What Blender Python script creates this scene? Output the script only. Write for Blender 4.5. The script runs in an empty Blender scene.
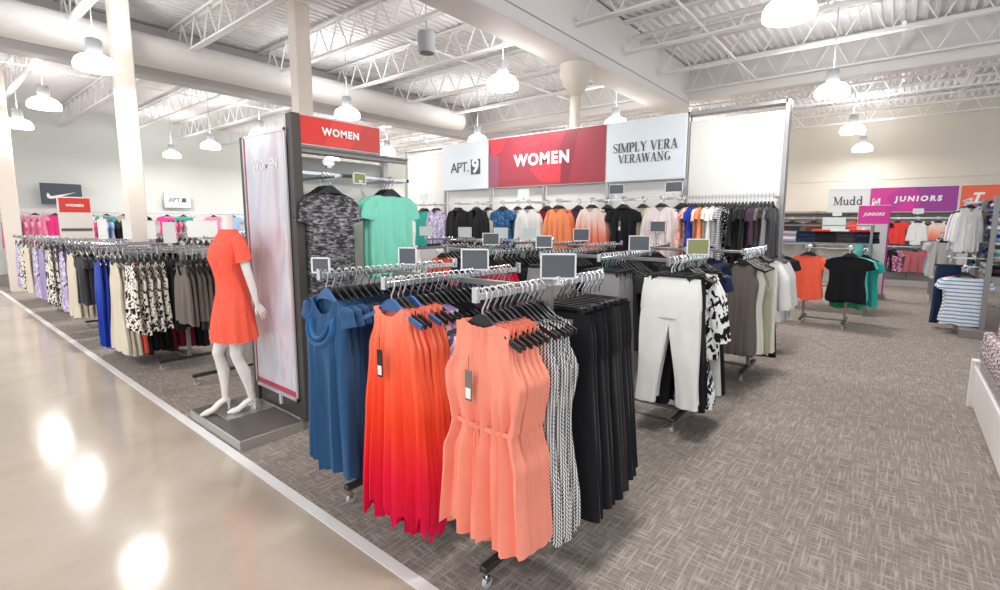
import bpy, bmesh, math, random
from math import pi, sin, cos, radians as R
from mathutils import Matrix, Vector
random.seed(7)
C = bpy.context.scene.collection
S = bpy.context.scene

# ------------------------------------------------------------------ camera
AZ, PITCH, ROLL, EYE = -.8952, .12436, .0042, 1.65
fw = Vector((0, cos(PITCH), -sin(PITCH))); up = Vector((0, sin(PITCH), cos(PITCH))); rt = Vector((1, 0, 0))
r2 = cos(ROLL)*rt + sin(ROLL)*up; u2 = -sin(ROLL)*rt + cos(ROLL)*up
W = Matrix(((cos(AZ), -sin(AZ), 0), (sin(AZ), cos(AZ), 0), (0, 0, 1)))   # view frame -> store frame (X along racks, Y along the aisle)
r2, u2, bk = W@r2, W@u2, -(W@fw)
cam = bpy.data.cameras.new('camera'); camo = bpy.data.objects.new('camera', cam); C.objects.link(camo)
cam.sensor_width = 36; cam.lens = 17.51; cam.shift_x = -.00907; cam.shift_y = -.0123; cam.clip_end = 200
camo.matrix_world = Matrix(((r2.x, u2.x, bk.x, 0), (r2.y, u2.y, bk.y, 0), (r2.z, u2.z, bk.z, EYE), (0, 0, 0, 1)))
S.camera = camo
# ------------------------------------------------------------------ world, exposure
S.view_settings.view_transform = 'Standard'; S.view_settings.look = 'None'
S.view_settings.exposure = 0.1; S.view_settings.gamma = 1; S.view_settings.use_curve_mapping = False
w = bpy.data.worlds.new('world'); S.world = w; w.use_nodes = True
WORLD_STR = 1.5; LAMP_W = 50; UP_W = 17
w.node_tree.nodes['Background'].inputs[0].default_value = (.90, .95, 1.0, 1)
w.node_tree.nodes['Background'].inputs[1].default_value = WORLD_STR

# ------------------------------------------------------------------ materials
def lin(h):
    h = h.lstrip('#'); c = [int(h[i:i+2], 16)/255 for i in (0, 2, 4)]
    return tuple(x/12.92 if x <= .04045 else ((x+.055)/1.055)**2.4 for x in c) + (1,)
MATS = {}
def mat(name, col='#888888', rough=.5, metal=0, emit=0, alpha=1, trans=0, spec=.5, build=None):
    if name in MATS: return MATS[name]
    m = bpy.data.materials.new(name); m.use_nodes = True; nt = m.node_tree; b = nt.nodes['Principled BSDF']
    c = lin(col) if isinstance(col, str) else col
    b.inputs['Base Color'].default_value = c; b.inputs['Roughness'].default_value = rough; b.inputs['Metallic'].default_value = metal
    b.inputs['Specular IOR Level'].default_value = spec
    b.inputs['Transmission Weight'].default_value = trans; b.inputs['Alpha'].default_value = alpha
    if emit: b.inputs['Emission Color'].default_value = c; b.inputs['Emission Strength'].default_value = emit
    m.diffuse_color = c
    if build: build(m, nt, b, c)
    MATS[name] = m; return m
def N(nt, t, **kw):
    n = nt.nodes.new(t)
    for k, v in kw.items():
        if hasattr(n, k): setattr(n, k, v)
        else: n.inputs[k.replace('_', ' ')].default_value = v
    return n
def mixc(nt, fac, a, b):
    n = nt.nodes.new('ShaderNodeMix'); n.data_type = 'RGBA'
    nt.links.new(fac, n.inputs[0])
    for i, v in ((6, a), (7, b)):
        if hasattr(v, 'links'): nt.links.new(v, n.inputs[i])
        else: n.inputs[i].default_value = v
    return n.outputs[2]
def ramp(nt, fac, stops, interp='LINEAR'):
    n = nt.nodes.new('ShaderNodeValToRGB'); n.color_ramp.interpolation = interp; e = n.color_ramp.elements
    e[0].position, e[0].color = stops[0]; e[1].position, e[1].color = stops[-1]
    for p, c in stops[1:-1]: x = e.new(p); x.color = c
    nt.links.new(fac, n.inputs[0]); return n.outputs[0]
def coord(nt, scale=(1, 1, 1), rot=(0, 0, 0)):
    t = nt.nodes.new('ShaderNodeTexCoord'); mp = nt.nodes.new('ShaderNodeMapping')
    mp.inputs['Scale'].default_value = scale; mp.inputs['Rotation'].default_value = rot
    nt.links.new(t.outputs['Object'], mp.inputs[0]); return mp.outputs[0]
def bump(nt, b, h, s=.2, d=.002):
    n = nt.nodes.new('ShaderNodeBump'); n.inputs['Strength'].default_value = s; n.inputs['Distance'].default_value = d
    nt.links.new(h, n.inputs['Height']); nt.links.new(n.outputs[0], b.inputs['Normal'])
def noise(nt, vec, scale, detail=3, rough=.5, dist=0):
    n = N(nt, 'ShaderNodeTexNoise'); n.inputs['Scale'].default_value = scale; n.inputs['Detail'].default_value = detail
    n.inputs['Roughness'].default_value = rough; n.inputs['Distortion'].default_value = dist
    nt.links.new(vec, n.inputs['Vector']); return n.outputs[0]
def vary(k=.12, scale=3, sc=(1, 1, 1), bs=0, bscale=200):
    def f(m, nt, b, c):
        v = coord(nt, sc); n = noise(nt, v, scale)
        lo = tuple(x*(1-k) for x in c[:3])+(1,); hi = tuple(min(1, x*(1+k)) for x in c[:3])+(1,)
        nt.links.new(mixc(nt, n, lo, hi), b.inputs['Base Color'])
        if bs: bump(nt, b, noise(nt, v, bscale), bs)
    return f
def cloth(col, name=None, rough=.85):
    def f(m, nt, b, c):
        b.inputs['Sheen Weight'].default_value = .12
        v = coord(nt); n = noise(nt, v, 14, 4)
        lo = tuple(x*.88 for x in c[:3])+(1,)
        nt.links.new(mixc(nt, n, lo, c), b.inputs['Base Color'])
        bump(nt, b, noise(nt, coord(nt, (1, 1, .35)), 260), .25, .001)
    return mat(name or 'fabric_'+col, col, rough, build=f, spec=.2)
def pattern(name, base, kind, cols, scale=30, sc=(1, 1, 1)):
    def f(m, nt, b, c):
        v = coord(nt, sc); cc = [lin(x) for x in cols]
        if kind == 'splotch':
            n = noise(nt, v, scale, 2, .5, .6); o = ramp(nt, n, [(.0, c), (.53, cc[0])] if len(cc) == 1 else [(0, c), (.5, cc[0]), (.58, cc[1])], 'CONSTANT')
        elif kind == 'heather':
            n = noise(nt, v, scale, 4, .7); o = ramp(nt, n, [(.38, c), (.62, cc[0])])
        elif kind == 'heather2':
            n = noise(nt, v, scale, 4, .7); o = ramp(nt, n, [(.46, c), (.68, cc[0])])
        elif kind == 'bands':
            wv = N(nt, 'ShaderNodeTexWave', wave_type='BANDS', bands_direction='Z'); wv.inputs['Scale'].default_value = scale
            nt.links.new(v, wv.inputs['Vector']); o = ramp(nt, wv.outputs[1], [(0, c), (.5, cc[0])] if len(cc) == 1 else [(0, c), (.45, cc[0]), (.8, cc[1])], 'CONSTANT')
        elif kind == 'zigzag':
            sx = N(nt, 'ShaderNodeSeparateXYZ'); nt.links.new(v, sx.inputs[0])
            def mth(op, a, bb=None):
                q = N(nt, 'ShaderNodeMath', operation=op)
                for i, z in ((0, a), (1, bb)):
                    if z is None: continue
                    if hasattr(z, 'links'): nt.links.new(z, q.inputs[i])
                    else: q.inputs[i].default_value = z
                return q.outputs[0]
            tri = mth('PINGPONG', mth('MULTIPLY', sx.outputs[2], scale*1.6), .5)
            o2 = mth('FRACT', mth('ADD', mth('MULTIPLY', mth('ADD', sx.outputs[0], sx.outputs[1]), scale*1.5), tri))
            o = ramp(nt, o2, [(0, c), (.55, cc[0])], 'CONSTANT')
        elif kind == 'ombre':
            sx = N(nt, 'ShaderNodeSeparateXYZ'); nt.links.new(v, sx.inputs[0])
            mr = N(nt, 'ShaderNodeMapRange'); nt.links.new(sx.outputs[2], mr.inputs[0])
            mr.inputs[1].default_value = -.1; mr.inputs[2].default_value = -1.2
            nn = noise(nt, coord(nt, (30, 30, 1)), 2, 2)
            ad = N(nt, 'ShaderNodeMath', operation='MULTIPLY_ADD'); nt.links.new(nn, ad.inputs[0]); ad.inputs[1].default_value = .22; nt.links.new(mr.outputs[0], ad.inputs[2])
            sb = N(nt, 'ShaderNodeMath', operation='SUBTRACT'); nt.links.new(ad.outputs[0], sb.inputs[0]); sb.inputs[1].default_value = .11
            k = len(cc); o = ramp(nt, sb.outputs[0], [(0, c)]+[((i+1)/k, x) for i, x in enumerate(cc)])
        elif kind == 'dots':
            vo = N(nt, 'ShaderNodeTexVoronoi'); vo.inputs['Scale'].default_value = scale; nt.links.new(v, vo.inputs['Vector'])
            o = ramp(nt, vo.outputs['Distance'], [(0, cc[0]), (.34, c)], 'CONSTANT')
        nt.links.new(o, b.inputs['Base Color'])
    return mat(name, base, .85, build=f, spec=.2)

chrome = mat('brushed_chrome', '#c9cacc', .22, 1)
steel = mat('satin_steel', '#a9a8a8', .35, .9)
nickel = mat('nickel_paint', '#8d8a88', .42, .6)
dark_metal = mat('dark_grey_metal', '#4c4845', .45, .4, build=vary(.08, 6))
black_plastic = mat('black_plastic', '#17181b', .38)
navy_plastic = mat('blue_plastic', '#2f5f94', .4)
hook_metal = mat('hook_metal', '#d6d8da', .2, 1)
clear_plastic = mat('clear_plastic', '#eef2f4', .12, 0, trans=.55)
white_paint = mat('white_paint', '#eeedeb', .5, build=vary(.02, 2))
card_grey = mat('card_grey', '#5c6168', .55, build=vary(.06, 8))
card_green = mat('card_olive', '#8b9160', .55, build=vary(.06, 8))
card_pale = mat('card_pale', '#d7e2e0', .55)
white_frame = mat('white_frame', '#e9eaec', .4)
tag_black = mat('tag_black', '#141414', .5); tag_white = mat('tag_white', '#f0efec', .6); tag_grey = mat('tag_grey', '#77716a', .6)

# ------------------------------------------------------------------ mesh helper
class MB:
    def __init__(s): s.v = []; s.f = []; s.mi = []; s.cur = 0
    def add(s, vs, fs):
        o = len(s.v); s.v += [tuple(v) for v in vs]; s.f += [tuple(i+o for i in f) for f in fs]; s.mi += [s.cur]*len(fs)
    def box(s, x0, x1, y0, y1, z0, z1, b=0):
        if b and min(abs(x1-x0), abs(y1-y0), abs(z1-z0)) > 2.2*b:
            r = []
            for z, i in ((z0, b), (z0+b, 0), (z1-b, 0), (z1, b)):
                xa, xb, ya, yb = x0+i, x1-i, y0+i, y1-i; k = b if not i else b*.3
                r.append([(xa+k, ya, z), (xb-k, ya, z), (xb, ya+k, z), (xb, yb-k, z), (xb-k, yb, z), (xa+k, yb, z), (xa, yb-k, z), (xa, ya+k, z)])
            s.loft(r); return s
        s.add([(x0, y0, z0), (x1, y0, z0), (x1, y1, z0), (x0, y1, z0), (x0, y0, z1), (x1, y0, z1), (x1, y1, z1), (x0, y1, z1)],
              [(0, 3, 2, 1), (4, 5, 6, 7), (0, 1, 5, 4), (1, 2, 6, 5), (2, 3, 7, 6), (3, 0, 4, 7)]); return s
    def loft(s, rings, cap=True, closed=True):
        n = len(rings[0]); vs = [p for r in rings for p in r]; fs = []
        for i in range(len(rings)-1):
            for j in range(n if closed else n-1):
                a = i*n+j; b = i*n+(j+1) % n; fs.append((a, b, b+n, a+n))
        if cap: fs.append(tuple(range(n-1, -1, -1))); fs.append(tuple(range((len(rings)-1)*n, len(rings)*n)))
        s.add(vs, fs); return s
    def tube(s, pts, r, n=8, cap=True, flat=1.0):
        pts = [Vector(p) for p in pts]; rs = r if isinstance(r, (list, tuple)) else [r]*len(pts); rings = []
        prev = None
        for i, p in enumerate(pts):
            d = (pts[min(i+1, len(pts)-1)]-pts[max(i-1, 0)]).normalized()
            if prev is None:
                a = Vector((0, 0, 1)) if abs(d.z) < .9 else Vector((1, 0, 0)); u = d.cross(a).normalized()
            else: u = (prev-d*prev.dot(d)).normalized()
            prev = u; q = d.cross(u)
            rings.append([p+u*cos(2*pi*k/n)*rs[i]+q*sin(2*pi*k/n)*rs[i]*flat for k in range(n)])
        s.loft(rings, cap); return s
    def bar(s, p, q, w, h):
        p, q = Vector(p), Vector(q); d = (q-p).normalized(); a = Vector((0, 0, 1)) if abs(d.z) < .9 else Vector((1, 0, 0))
        u = d.cross(a).normalized(); v = u.cross(d)
        s.loft([[x+u*w/2*i+v*h/2*j for i, j in ((-1, -1), (1, -1), (1, 1), (-1, 1))] for x in (p, q)]); return s
    def lathe(s, prof, n=24, c=(0, 0, 0), cap=True):
        s.loft([[(c[0]+r*cos(2*pi*k/n), c[1]+r*sin(2*pi*k/n), c[2]+z) for k in range(n)] for r, z in prof], cap); return s
    def mesh(s, name, mats, smooth=True):
        me = bpy.data.meshes.new(name); me.from_pydata(s.v, [], s.f)
        for m in (mats if isinstance(mats, (list, tuple)) else [mats]): me.materials.append(m)
        for p, i in zip(me.polygons, s.mi): p.material_index = i
        bm = bmesh.new(); bm.from_mesh(me); bmesh.ops.recalc_face_normals(bm, faces=bm.faces)
        if smooth:
            for f in bm.faces: f.smooth = True
            for e in bm.edges:
                if len(e.link_faces) == 2 and e.calc_face_angle(0) > .7: e.smooth = False
        bm.to_mesh(me); bm.free(); return me
    def build(s, name, m, parent=None, loc=None, smooth=True, rz=0):
        return obj(name, s.mesh(name, m, smooth), parent, loc, rz)
def obj(name, me, parent=None, loc=None, rz=0, m=None):
    o = bpy.data.objects.new(name, me); C.objects.link(o)
    if parent: o.parent = parent
    if loc is not None: o.location = loc
    if rz: o.rotation_euler.z = rz
    if m:
        o.material_slots[0].link = 'OBJECT'; o.material_slots[0].material = m
    return o
def tag(o, label, cat, group=None, kind=None):
    o['label'] = label; o['category'] = cat
    if group: o['group'] = group
    if kind: o['kind'] = kind
    return o
def thing(name, label, cat, loc=(0, 0, 0), rz=0, group=None):
    o = bpy.data.objects.new(name, None); C.objects.link(o); o.location = loc; o.rotation_euler.z = rz; o.empty_display_size = .1
    return tag(o, label, cat, group)
def struct(o): o['kind'] = 'structure'; return o
def text_mesh(txt, size, ext=.002, bold=0, space=1.0, m=None, shear=0):
    cu = bpy.data.curves.new('txt', 'FONT'); cu.body = txt; cu.size = size; cu.extrude = ext; cu.offset = bold; cu.space_character = space
    cu.align_x = 'CENTER'; cu.align_y = 'CENTER'; cu.resolution_u = 3; cu.shear = shear
    o = bpy.data.objects.new('txt', cu); C.objects.link(o); bpy.context.view_layer.update()
    me = bpy.data.meshes.new_from_object(o.evaluated_get(bpy.context.evaluated_depsgraph_get()))
    bpy.data.objects.remove(o); bpy.data.curves.remove(cu)
    me.transform(Matrix.Rotation(pi/2, 4, 'X')); me.materials.clear(); me.materials.append(m)
    return me
F_AISLE = -pi/2     # turn so that a thing's front looks along -X, toward the walkway
ORD = ['frontmost', 'second from the front', 'third from the front', 'fourth from the front', 'fifth from the front', 'sixth from the front', 'seventh from the front', 'eighth from the front', 'ninth from the front', 'tenth from the front'] + [x+' from the front' for x in ('eleventh', 'twelfth', 'thirteenth', 'fourteenth', 'fifteenth', 'sixteenth', 'seventeenth', 'eighteenth', 'nineteenth', 'twentieth', 'twentyfirst', 'twentysecond', 'twentythird', 'twentyfourth')]

# ------------------------------------------------------------------ structure
def carpet(m, nt, b, c):
    a = noise(nt, coord(nt, (1.0, 14, 1)), 5.5, 3, .5); d = noise(nt, coord(nt, (14, 1.4, 1)), 5.5, 3, .5)
    mx = N(nt, 'ShaderNodeMath', operation='MAXIMUM'); nt.links.new(a, mx.inputs[0]); nt.links.new(d, mx.inputs[1])
    fine = noise(nt, coord(nt), 160, 2); blot = noise(nt, coord(nt), 1.4, 2)
    o = ramp(nt, mx.outputs[0], [(.5, lin('#6a635e')), (.58, lin('#8a827b')), (.7, lin('#b5aca3'))])
    o = mixc(nt, fine, o, lin('#807872')); 
    f2 = N(nt, 'ShaderNodeMath', operation='MULTIPLY'); nt.links.new(fine, f2.inputs[0]); f2.inputs[1].default_value = .55
    o2 = mixc(nt, f2.outputs[0], ramp(nt, mx.outputs[0], [(.46, lin('#7f7771')), (.56, lin('#978e87')), (.66, lin('#b8aea5'))]), lin('#8f8780'))
    nt.links.new(o2, b.inputs['Base Color']); bump(nt, b, fine, .5, .003)
carpet_m = mat('woven_grey_carpet', '#7a726c', .95, build=carpet, spec=.1)
def concrete(m, nt, b, c):
    v = coord(nt); n = noise(nt, v, .9, 5, .6, .8); n2 = noise(nt, v, 3.5, 4)
    o = ramp(nt, n, [(.3, lin('#a89a8b')), (.5, lin('#b9aea2')), (.7, lin('#c6beb5'))]); o = mixc(nt, n2, o, lin('#b3a798'))
    nt.links.new(o, b.inputs['Base Color'])
    rr = N(nt, 'ShaderNodeMapRange'); nt.links.new(n2, rr.inputs[0]); rr.inputs[3].default_value = .07; rr.inputs[4].default_value = .18
    nt.links.new(rr.outputs[0], b.inputs['Roughness'])
conc = mat('polished_concrete', '#b9aea2', .15, build=concrete, spec=.4)
XB, YL = 18.9, 21.0
struct(MB().box(-7, 1.31, -8, 16.3, -.1, 0).build('floor', conc, smooth=False))
struct(MB().box(1.37, XB, -8, YL, -.1, .002).build('carpet', carpet_m, smooth=False))
struct(MB().box(-7, 1.31, 16.36, YL, -.1, .002).build('carpet', carpet_m, smooth=False))
trimm = mat('white_trim', '#e8e8e8', .35)
struct(MB().box(1.31, 1.37, -8, 16.36, -.05, .006, ).build('trim_1', trimm, smooth=False))
struct(MB().box(-7, 1.31, 16.30, 16.36, -.05, .006).build('trim_2', trimm, smooth=False))
wall_m = mat('cream_wall', '#d8d0c4', .8, build=vary(.02, .6)); wall_l = mat('pale_wall', '#dfe3df', .8, build=vary(.02, .6))
def blockwall(x0, x1, y0, y1, z1, nm, m):
    o = MB().box(x0, x1, y0, y1, 0, z1); return struct(o.build(nm, m, smooth=False))
blockwall(XB, XB+.2, -8, YL+.2, 5.3, 'wall_back', wall_m)
blockwall(-7, XB, YL, YL+.2, 5.3, 'wall_left', wall_l)
struct(MB().box(XB-.02, XB, -8, YL, 2.98, 3.0).build('trim_3', wall_m, smooth=False))
# corrugated deck, flutes along X
deck_m = mat('painted_deck', '#e9e7e7', .6, build=vary(.03, 1)); joist_m = mat('white_steel', '#ebe9e8', .55)
k = MB(); prof = []
y = -8.0
while y < YL+.2:
    prof += [(y, 5.16), (y+.045, 5.16), (y+.06, 5.2), (y+.135, 5.2), (y+.15, 5.16)]; y += .15
k.loft([[(x, a, b) for a, b in prof] for x in (-7, XB+.2)], cap=False, closed=False)
struct(k.build('ceiling', deck_m, smooth=False))
struct(MB().box(-7, XB+.2, -8, YL+.2, 5.23, 5.3).build('ceiling', deck_m, smooth=False))
def joist():
    m = MB(); z0, z1 = 4.58, 5.13
    for dx in (-.05, .05):
        m.box(dx-.006, dx+.006, -8, YL, z1-.04, z1); m.box(dx-.006, dx+.006, -8, YL, z0, z0+.035)
    m.box(-.06, .06, -8, YL, z1-.006, z1); m.box(-.05, .05, -8, YL, z0, z0+.005)
    y = -8; a = True
    while y < YL-.3:
        m.bar((0, y, z0 if a else z1), (0, y+.3, z1 if a else z0), .02, .02); y += .3; a = not a
    return m.mesh('roof_joist', joist_m, False)
jm = joist()
for i in range(-9, 6):
    x = 11.46+1.594*i
    if x < XB-.1: struct(obj('roof_joist', jm, None, (x, 0, 0)))
def plainb(x0, x1, y0, y1, z0, z1, nm, m=joist_m): return struct(MB().box(x0, x1, y0, y1, z0, z1, .012).build(nm, m))
# boxed beam over the racks, its flange and capital column
beam_m = mat('beam_white', '#e8e4e1', .6, build=vary(.02, 1))
g = plainb(-7, 11.75, 4.09, 4.62, 4.20, 5.17, 'boxed_beam', beam_m)
o = MB().box(-7, 11.75, 4.08, 4.09, 4.39, 4.405).build('beam_seam', mat('beam_seam', '#a9a5a3', .6), g)
plainb(11.75, 12.07, -8, 10.7, 4.45, 5.15, 'cross_beam', beam_m)
plainb(-7, XB, 10.8, 11.15, 4.23, 5.12, 'cross_beam', mat('beam_grey', '#c4c2c2', .6))
m = MB(); m.lathe([(.09, .0), (.09, 3.70), (.10, 3.71), (.26, 4.02), (.27, 4.20)], 20); struct(m.build('round_column', mat('column_cream', '#dcd2c6', .6), None, (7.2, 4.38, 0)))
colm = mat('column_beige', '#e3d9cf', .6)
for x, y, ww in ((2.4, 9.6, .24), (3.9, 7.05, .22), (1.62, 15.9, .28)):
    struct(MB().box(-ww/2, ww/2, -ww/2, ww/2, 0, 5.16, .01).build('square_column', colm, None, (x, y, 0)))
# steel bridging between joists
for y in (2.6, 6.6, 13.5):
    struct(MB().box(-7, 18.5, y, y+.03, 4.60, 4.63).build('ceiling_bridging', joist_m, smooth=False))
for x, y in ((10.2, .2), (14, -.9)):
    struct(MB().box(x, x+4, y, y+.06, 4.75, 4.81).build('conduit', joist_m, smooth=False))
# round air ducts along X
dm = mat('duct_paint', '#dcd8d6', .5)
m = MB(); m.tube([(-7, 10.1, 4.48), (10.3, 10.1, 4.48)], .26, 24); tag(m.build('air_duct', dm), 'long round pale air duct under the roof behind the tall beige columns', 'duct')
m = MB(); m.tube([(8.3, 3.9, 4.82), (8.3, -7, 4.82)], .05, 10); m.tube([(8.6, 3.9, 4.82), (8.6, -7, 4.82)], .04, 10)
tag(m.build('roof_pipe', dm), 'pair of pale pipes crossing under the ribbed roof at upper right', 'pipe')

# ------------------------------------------------------------------ ceiling lamps
glow = mat('lamp_glow', '#fffdf8', .4, emit=13); housing = mat('lamp_housing', '#9fa1a4', .4)
shade_me = MB().lathe([(.268, 0), (.278, .035), (.27, .08), (.245, .125), (.20, .165), (.14, .192), (.10, .2)], 28, cap=True).mesh('dome_shade', glow)
hm = MB(); hm.lathe([(.10, .195), (.105, .22), (.105, .39), (.085, .41)], 20); house_me = hm.mesh('ballast_housing', housing)
rod_me = MB().tube([(0, 0, .42), (0, 0, 1.46)], .008, 6).mesh('hanging_rod', housing)
LN = {}
rowname = {1.07: 'over the right aisle', 4.75: 'beside the long boxed beam', 8.9: 'near the round duct', 12.7: 'past the round duct', 15.8: 'near the far left wall', 19.0: 'closest to the far left wall'}
for ry, rn in rowname.items():
    for i, x in enumerate((-2.0, 1.92, 5.87, 9.75, 14.0, 18.1)):
        if (ry == 19.0 and x < 5) or (ry == 4.75 and i == 1): continue
        z = 3.72
        t = thing('pendant_lamp', f'glowing white dome pendant lamp {rn}, {["behind the camera","nearest the walkway","second from the walkway","third from the walkway","fourth from the walkway","fifth from the walkway"][i]}', 'lamp', (x+(.25 if ry == 4.75 else -.5 if x > 18 else 0), ry+(.3 if ry == 4.75 else 0), z), 0, 'dome pendant lamps under the roof'); t.scale = (.9, .9, 1)
        obj('dome_shade', shade_me, t); obj('ballast_housing', house_me, t); obj('hanging_rod', rod_me, t)
        l = bpy.data.lights.new('lamp_light', 'AREA'); l.shape = 'DISK'; l.size = .5; l.energy = LAMP_W; l.color = (1, .97, .93)
        lo = bpy.data.objects.new('lamp_light', l); C.objects.link(lo); lo.parent = t; lo.location = (0, 0, -.02)
        l2 = bpy.data.lights.new('lamp_uplight', 'AREA'); l2.shape = 'DISK'; l2.size = .5; l2.energy = UP_W; l2.color = (.97, .98, 1)
        lo = bpy.data.objects.new('lamp_uplight', l2); C.objects.link(lo); lo.parent = t; lo.location = (0, 0, .44); lo.rotation_euler.x = pi
t = thing('ceiling_speaker', 'small white cylinder hanging under the roof left of the boxed beam', 'speaker', (5.5, 6.1, 4.3))
MB().lathe([(.13, 0), (.14, .02), (.14, .3), (.12, .32)], 20).build('casing', housing, t); MB().lathe([(.11, -.005), (.11, .0)], 20).build('grille', dark_metal, t)
MB().tube([(0, 0, .3), (0, 0, .88)], .008, 6).build('hanging_rod', housing, t)

# ------------------------------------------------------------------ garments
def ss(t): t = max(0, min(1, t)); return t*t*(3-2*t)
def interp(p, t):
    for (a, x), (b, y) in zip(p, p[1:]):
        if t <= b: return x+(y-x)*ss((t-a)/(b-a)) if b > a else y
    return p[-1][1]
def garment(name, L, hw, D, neck=(.09, .05, .015), slope=.055, fold=(7, .002, .012), sleeve=None, hem=.01, drop=.094, gather=None, swag=0, seed=0, nv=20, nu=24, puff=1, vneck=False, drape=0):
    rnd = random.Random(seed); ph = [rnd.random()*6.3 for _ in range(8)]; m = MB(); rings = []
    n = nu*2; w0 = hw[0][1]
    for r in range(nv+1):
        t = (r/nv)**1.15; ring = []; w = interp(hw, t); d = interp(D, t) if isinstance(D, list) else D
        A = fold[1]+(fold[2]-fold[1])*ss(t*1.2)
        for j in range(n):
            th = 2*pi*(j+.5)/n; u = -cos(th); front = sin(th) > 0
            au = abs(u); sg = -1 if front else 1
            z = -slope*(au*w0/.17); nk = neck[0]/w0
            dip = 0
            if au < nk:
                q = 1-au/nk if vneck else 1-(au/nk)**2
                dip = (neck[1] if front else neck[2])*q
            k = max(0, 1-t*7)
            z = (z-dip)*(1-t)**1.2*1.0
            body = abs(sin(th))**.6
            close = 1-(.5 if au > nk else .1)*k
            f = A*(sin(fold[0]*u*1.7+ph[0]+(0 if front else ph[1])+t*.8*sin(ph[2]))+.6*sin(fold[0]*u*3.1+ph[3]+ph[4]*front))
            y = sg*d*body*close*puff + f*body**.5*sg*(1-.5*k)
            if gather: y += sg*-1*gather[1]*math.exp(-((t-gather[0])/.09)**2)*sin(26*u+ph[1]) + gather[1]*.6*math.exp(-(t/.12)**2)*sin(30*u+ph[4])
            y += A*.35*sin(fold[0]*4.3*u+ph[5]+2*t)*body
            if swag and front: y += swag*ss((t-.25)/.5)*sin(15*(t*1.1-.55*u)+ph[2])*max(0, .35+.65*u)*body
            if drape and front: y -= drape*math.exp(-((au)/.5)**2)*math.exp(-((t-.2)/.12)**2)
            hz = hem*sin(fold[0]*.9*u+ph[5])+(hem*.6 if hem > .03 else hem*.12)*sin(fold[0]*2.2*u+ph[6]) if t > .5 else 0
            x = u*w*(1+.02*sin(t*9+ph[7])) + A*.5*sin(t*6+ph[2]+j)*.3
            ring.append((x, y, -drop+z-L*t+hz*(t-.5)*2))
        rings.append(ring)
    m.loft(rings, cap=False)
    if sleeve:
        sl, r0, r1, out = sleeve
        for s_ in (-1, 1):
            rr = []
            for i in range(8):
                q = i/7; cx = s_*(w0*.84+out*sl*q+.012*ss(q*3)); cz = -drop-slope*.9-.02-sl*q*(1-out*.35)
                rad = (r0+(r1-r0)*q)*(.35+.65*ss(q*2.6+.1)); dx = Vector((s_*out, 0, -1)).normalized(); px = Vector((dx.z, 0, -dx.x))
                tilt = .0
                rr.append([(cx+px.x*rad*cos(2*pi*a/12)*(1+.03*sin(i*1.3+a)), .026*sin(2*pi*a/12)*(1+.12*sin(i*1.3+ph[1])), cz+px.z*rad*cos(2*pi*a/12)) for a in range(12)])
            m.loft(rr, cap=False)
    me = m.mesh(name, MATS['white_paint'])
    for p in me.polygons: p.use_smooth = True
    return me
def trouser_mesh(name, L=.95, w=.215, leg=.1, open_=.055, D=.028, drop=.13, seed=0, cuff=.078, wide=False):
    rnd = random.Random(seed); m = MB(); n = 24
    def ring(cx, rx, ry, z, k=0, ph=0): return [(cx+rx*cos(2*pi*a/n), ry*math.copysign(abs(sin(2*pi*a/n))**.7, sin(2*pi*a/n))+k*sin(5*2*pi*a/n+ph), z) for a in range(n)]
    m.loft([ring(0, w*.93, D*.6, -drop), ring(0, w*.94, D*.65, -drop-.035), ring(0, w*.95, D*.7, -drop-.04), ring(0, w*1.0, D, -drop-.12), ring(0, w*1.03, D*1.15, -drop-.22), ring(0, w*.98, D*1.1, -drop-.285)], cap=False)
    for s in (-1, 1):
        rr = []
        for i in range(11):
            t = i/10; rx = w*.53+(cuff-w*.53)*ss(t*1.1); cx = s*(w*.47+open_*t+.0*t)
            rr.append(ring(cx, rx, D*(1.05-.15*t), -drop-.24-(L-.24)*t, .003+.004*sin(t*8+seed), seed+t*2))
        m.loft(rr, cap=False)
    me = m.mesh(name, MATS['white_paint'])
    for p in me.polygons: p.use_smooth = True
    return me
GM = {}
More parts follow.
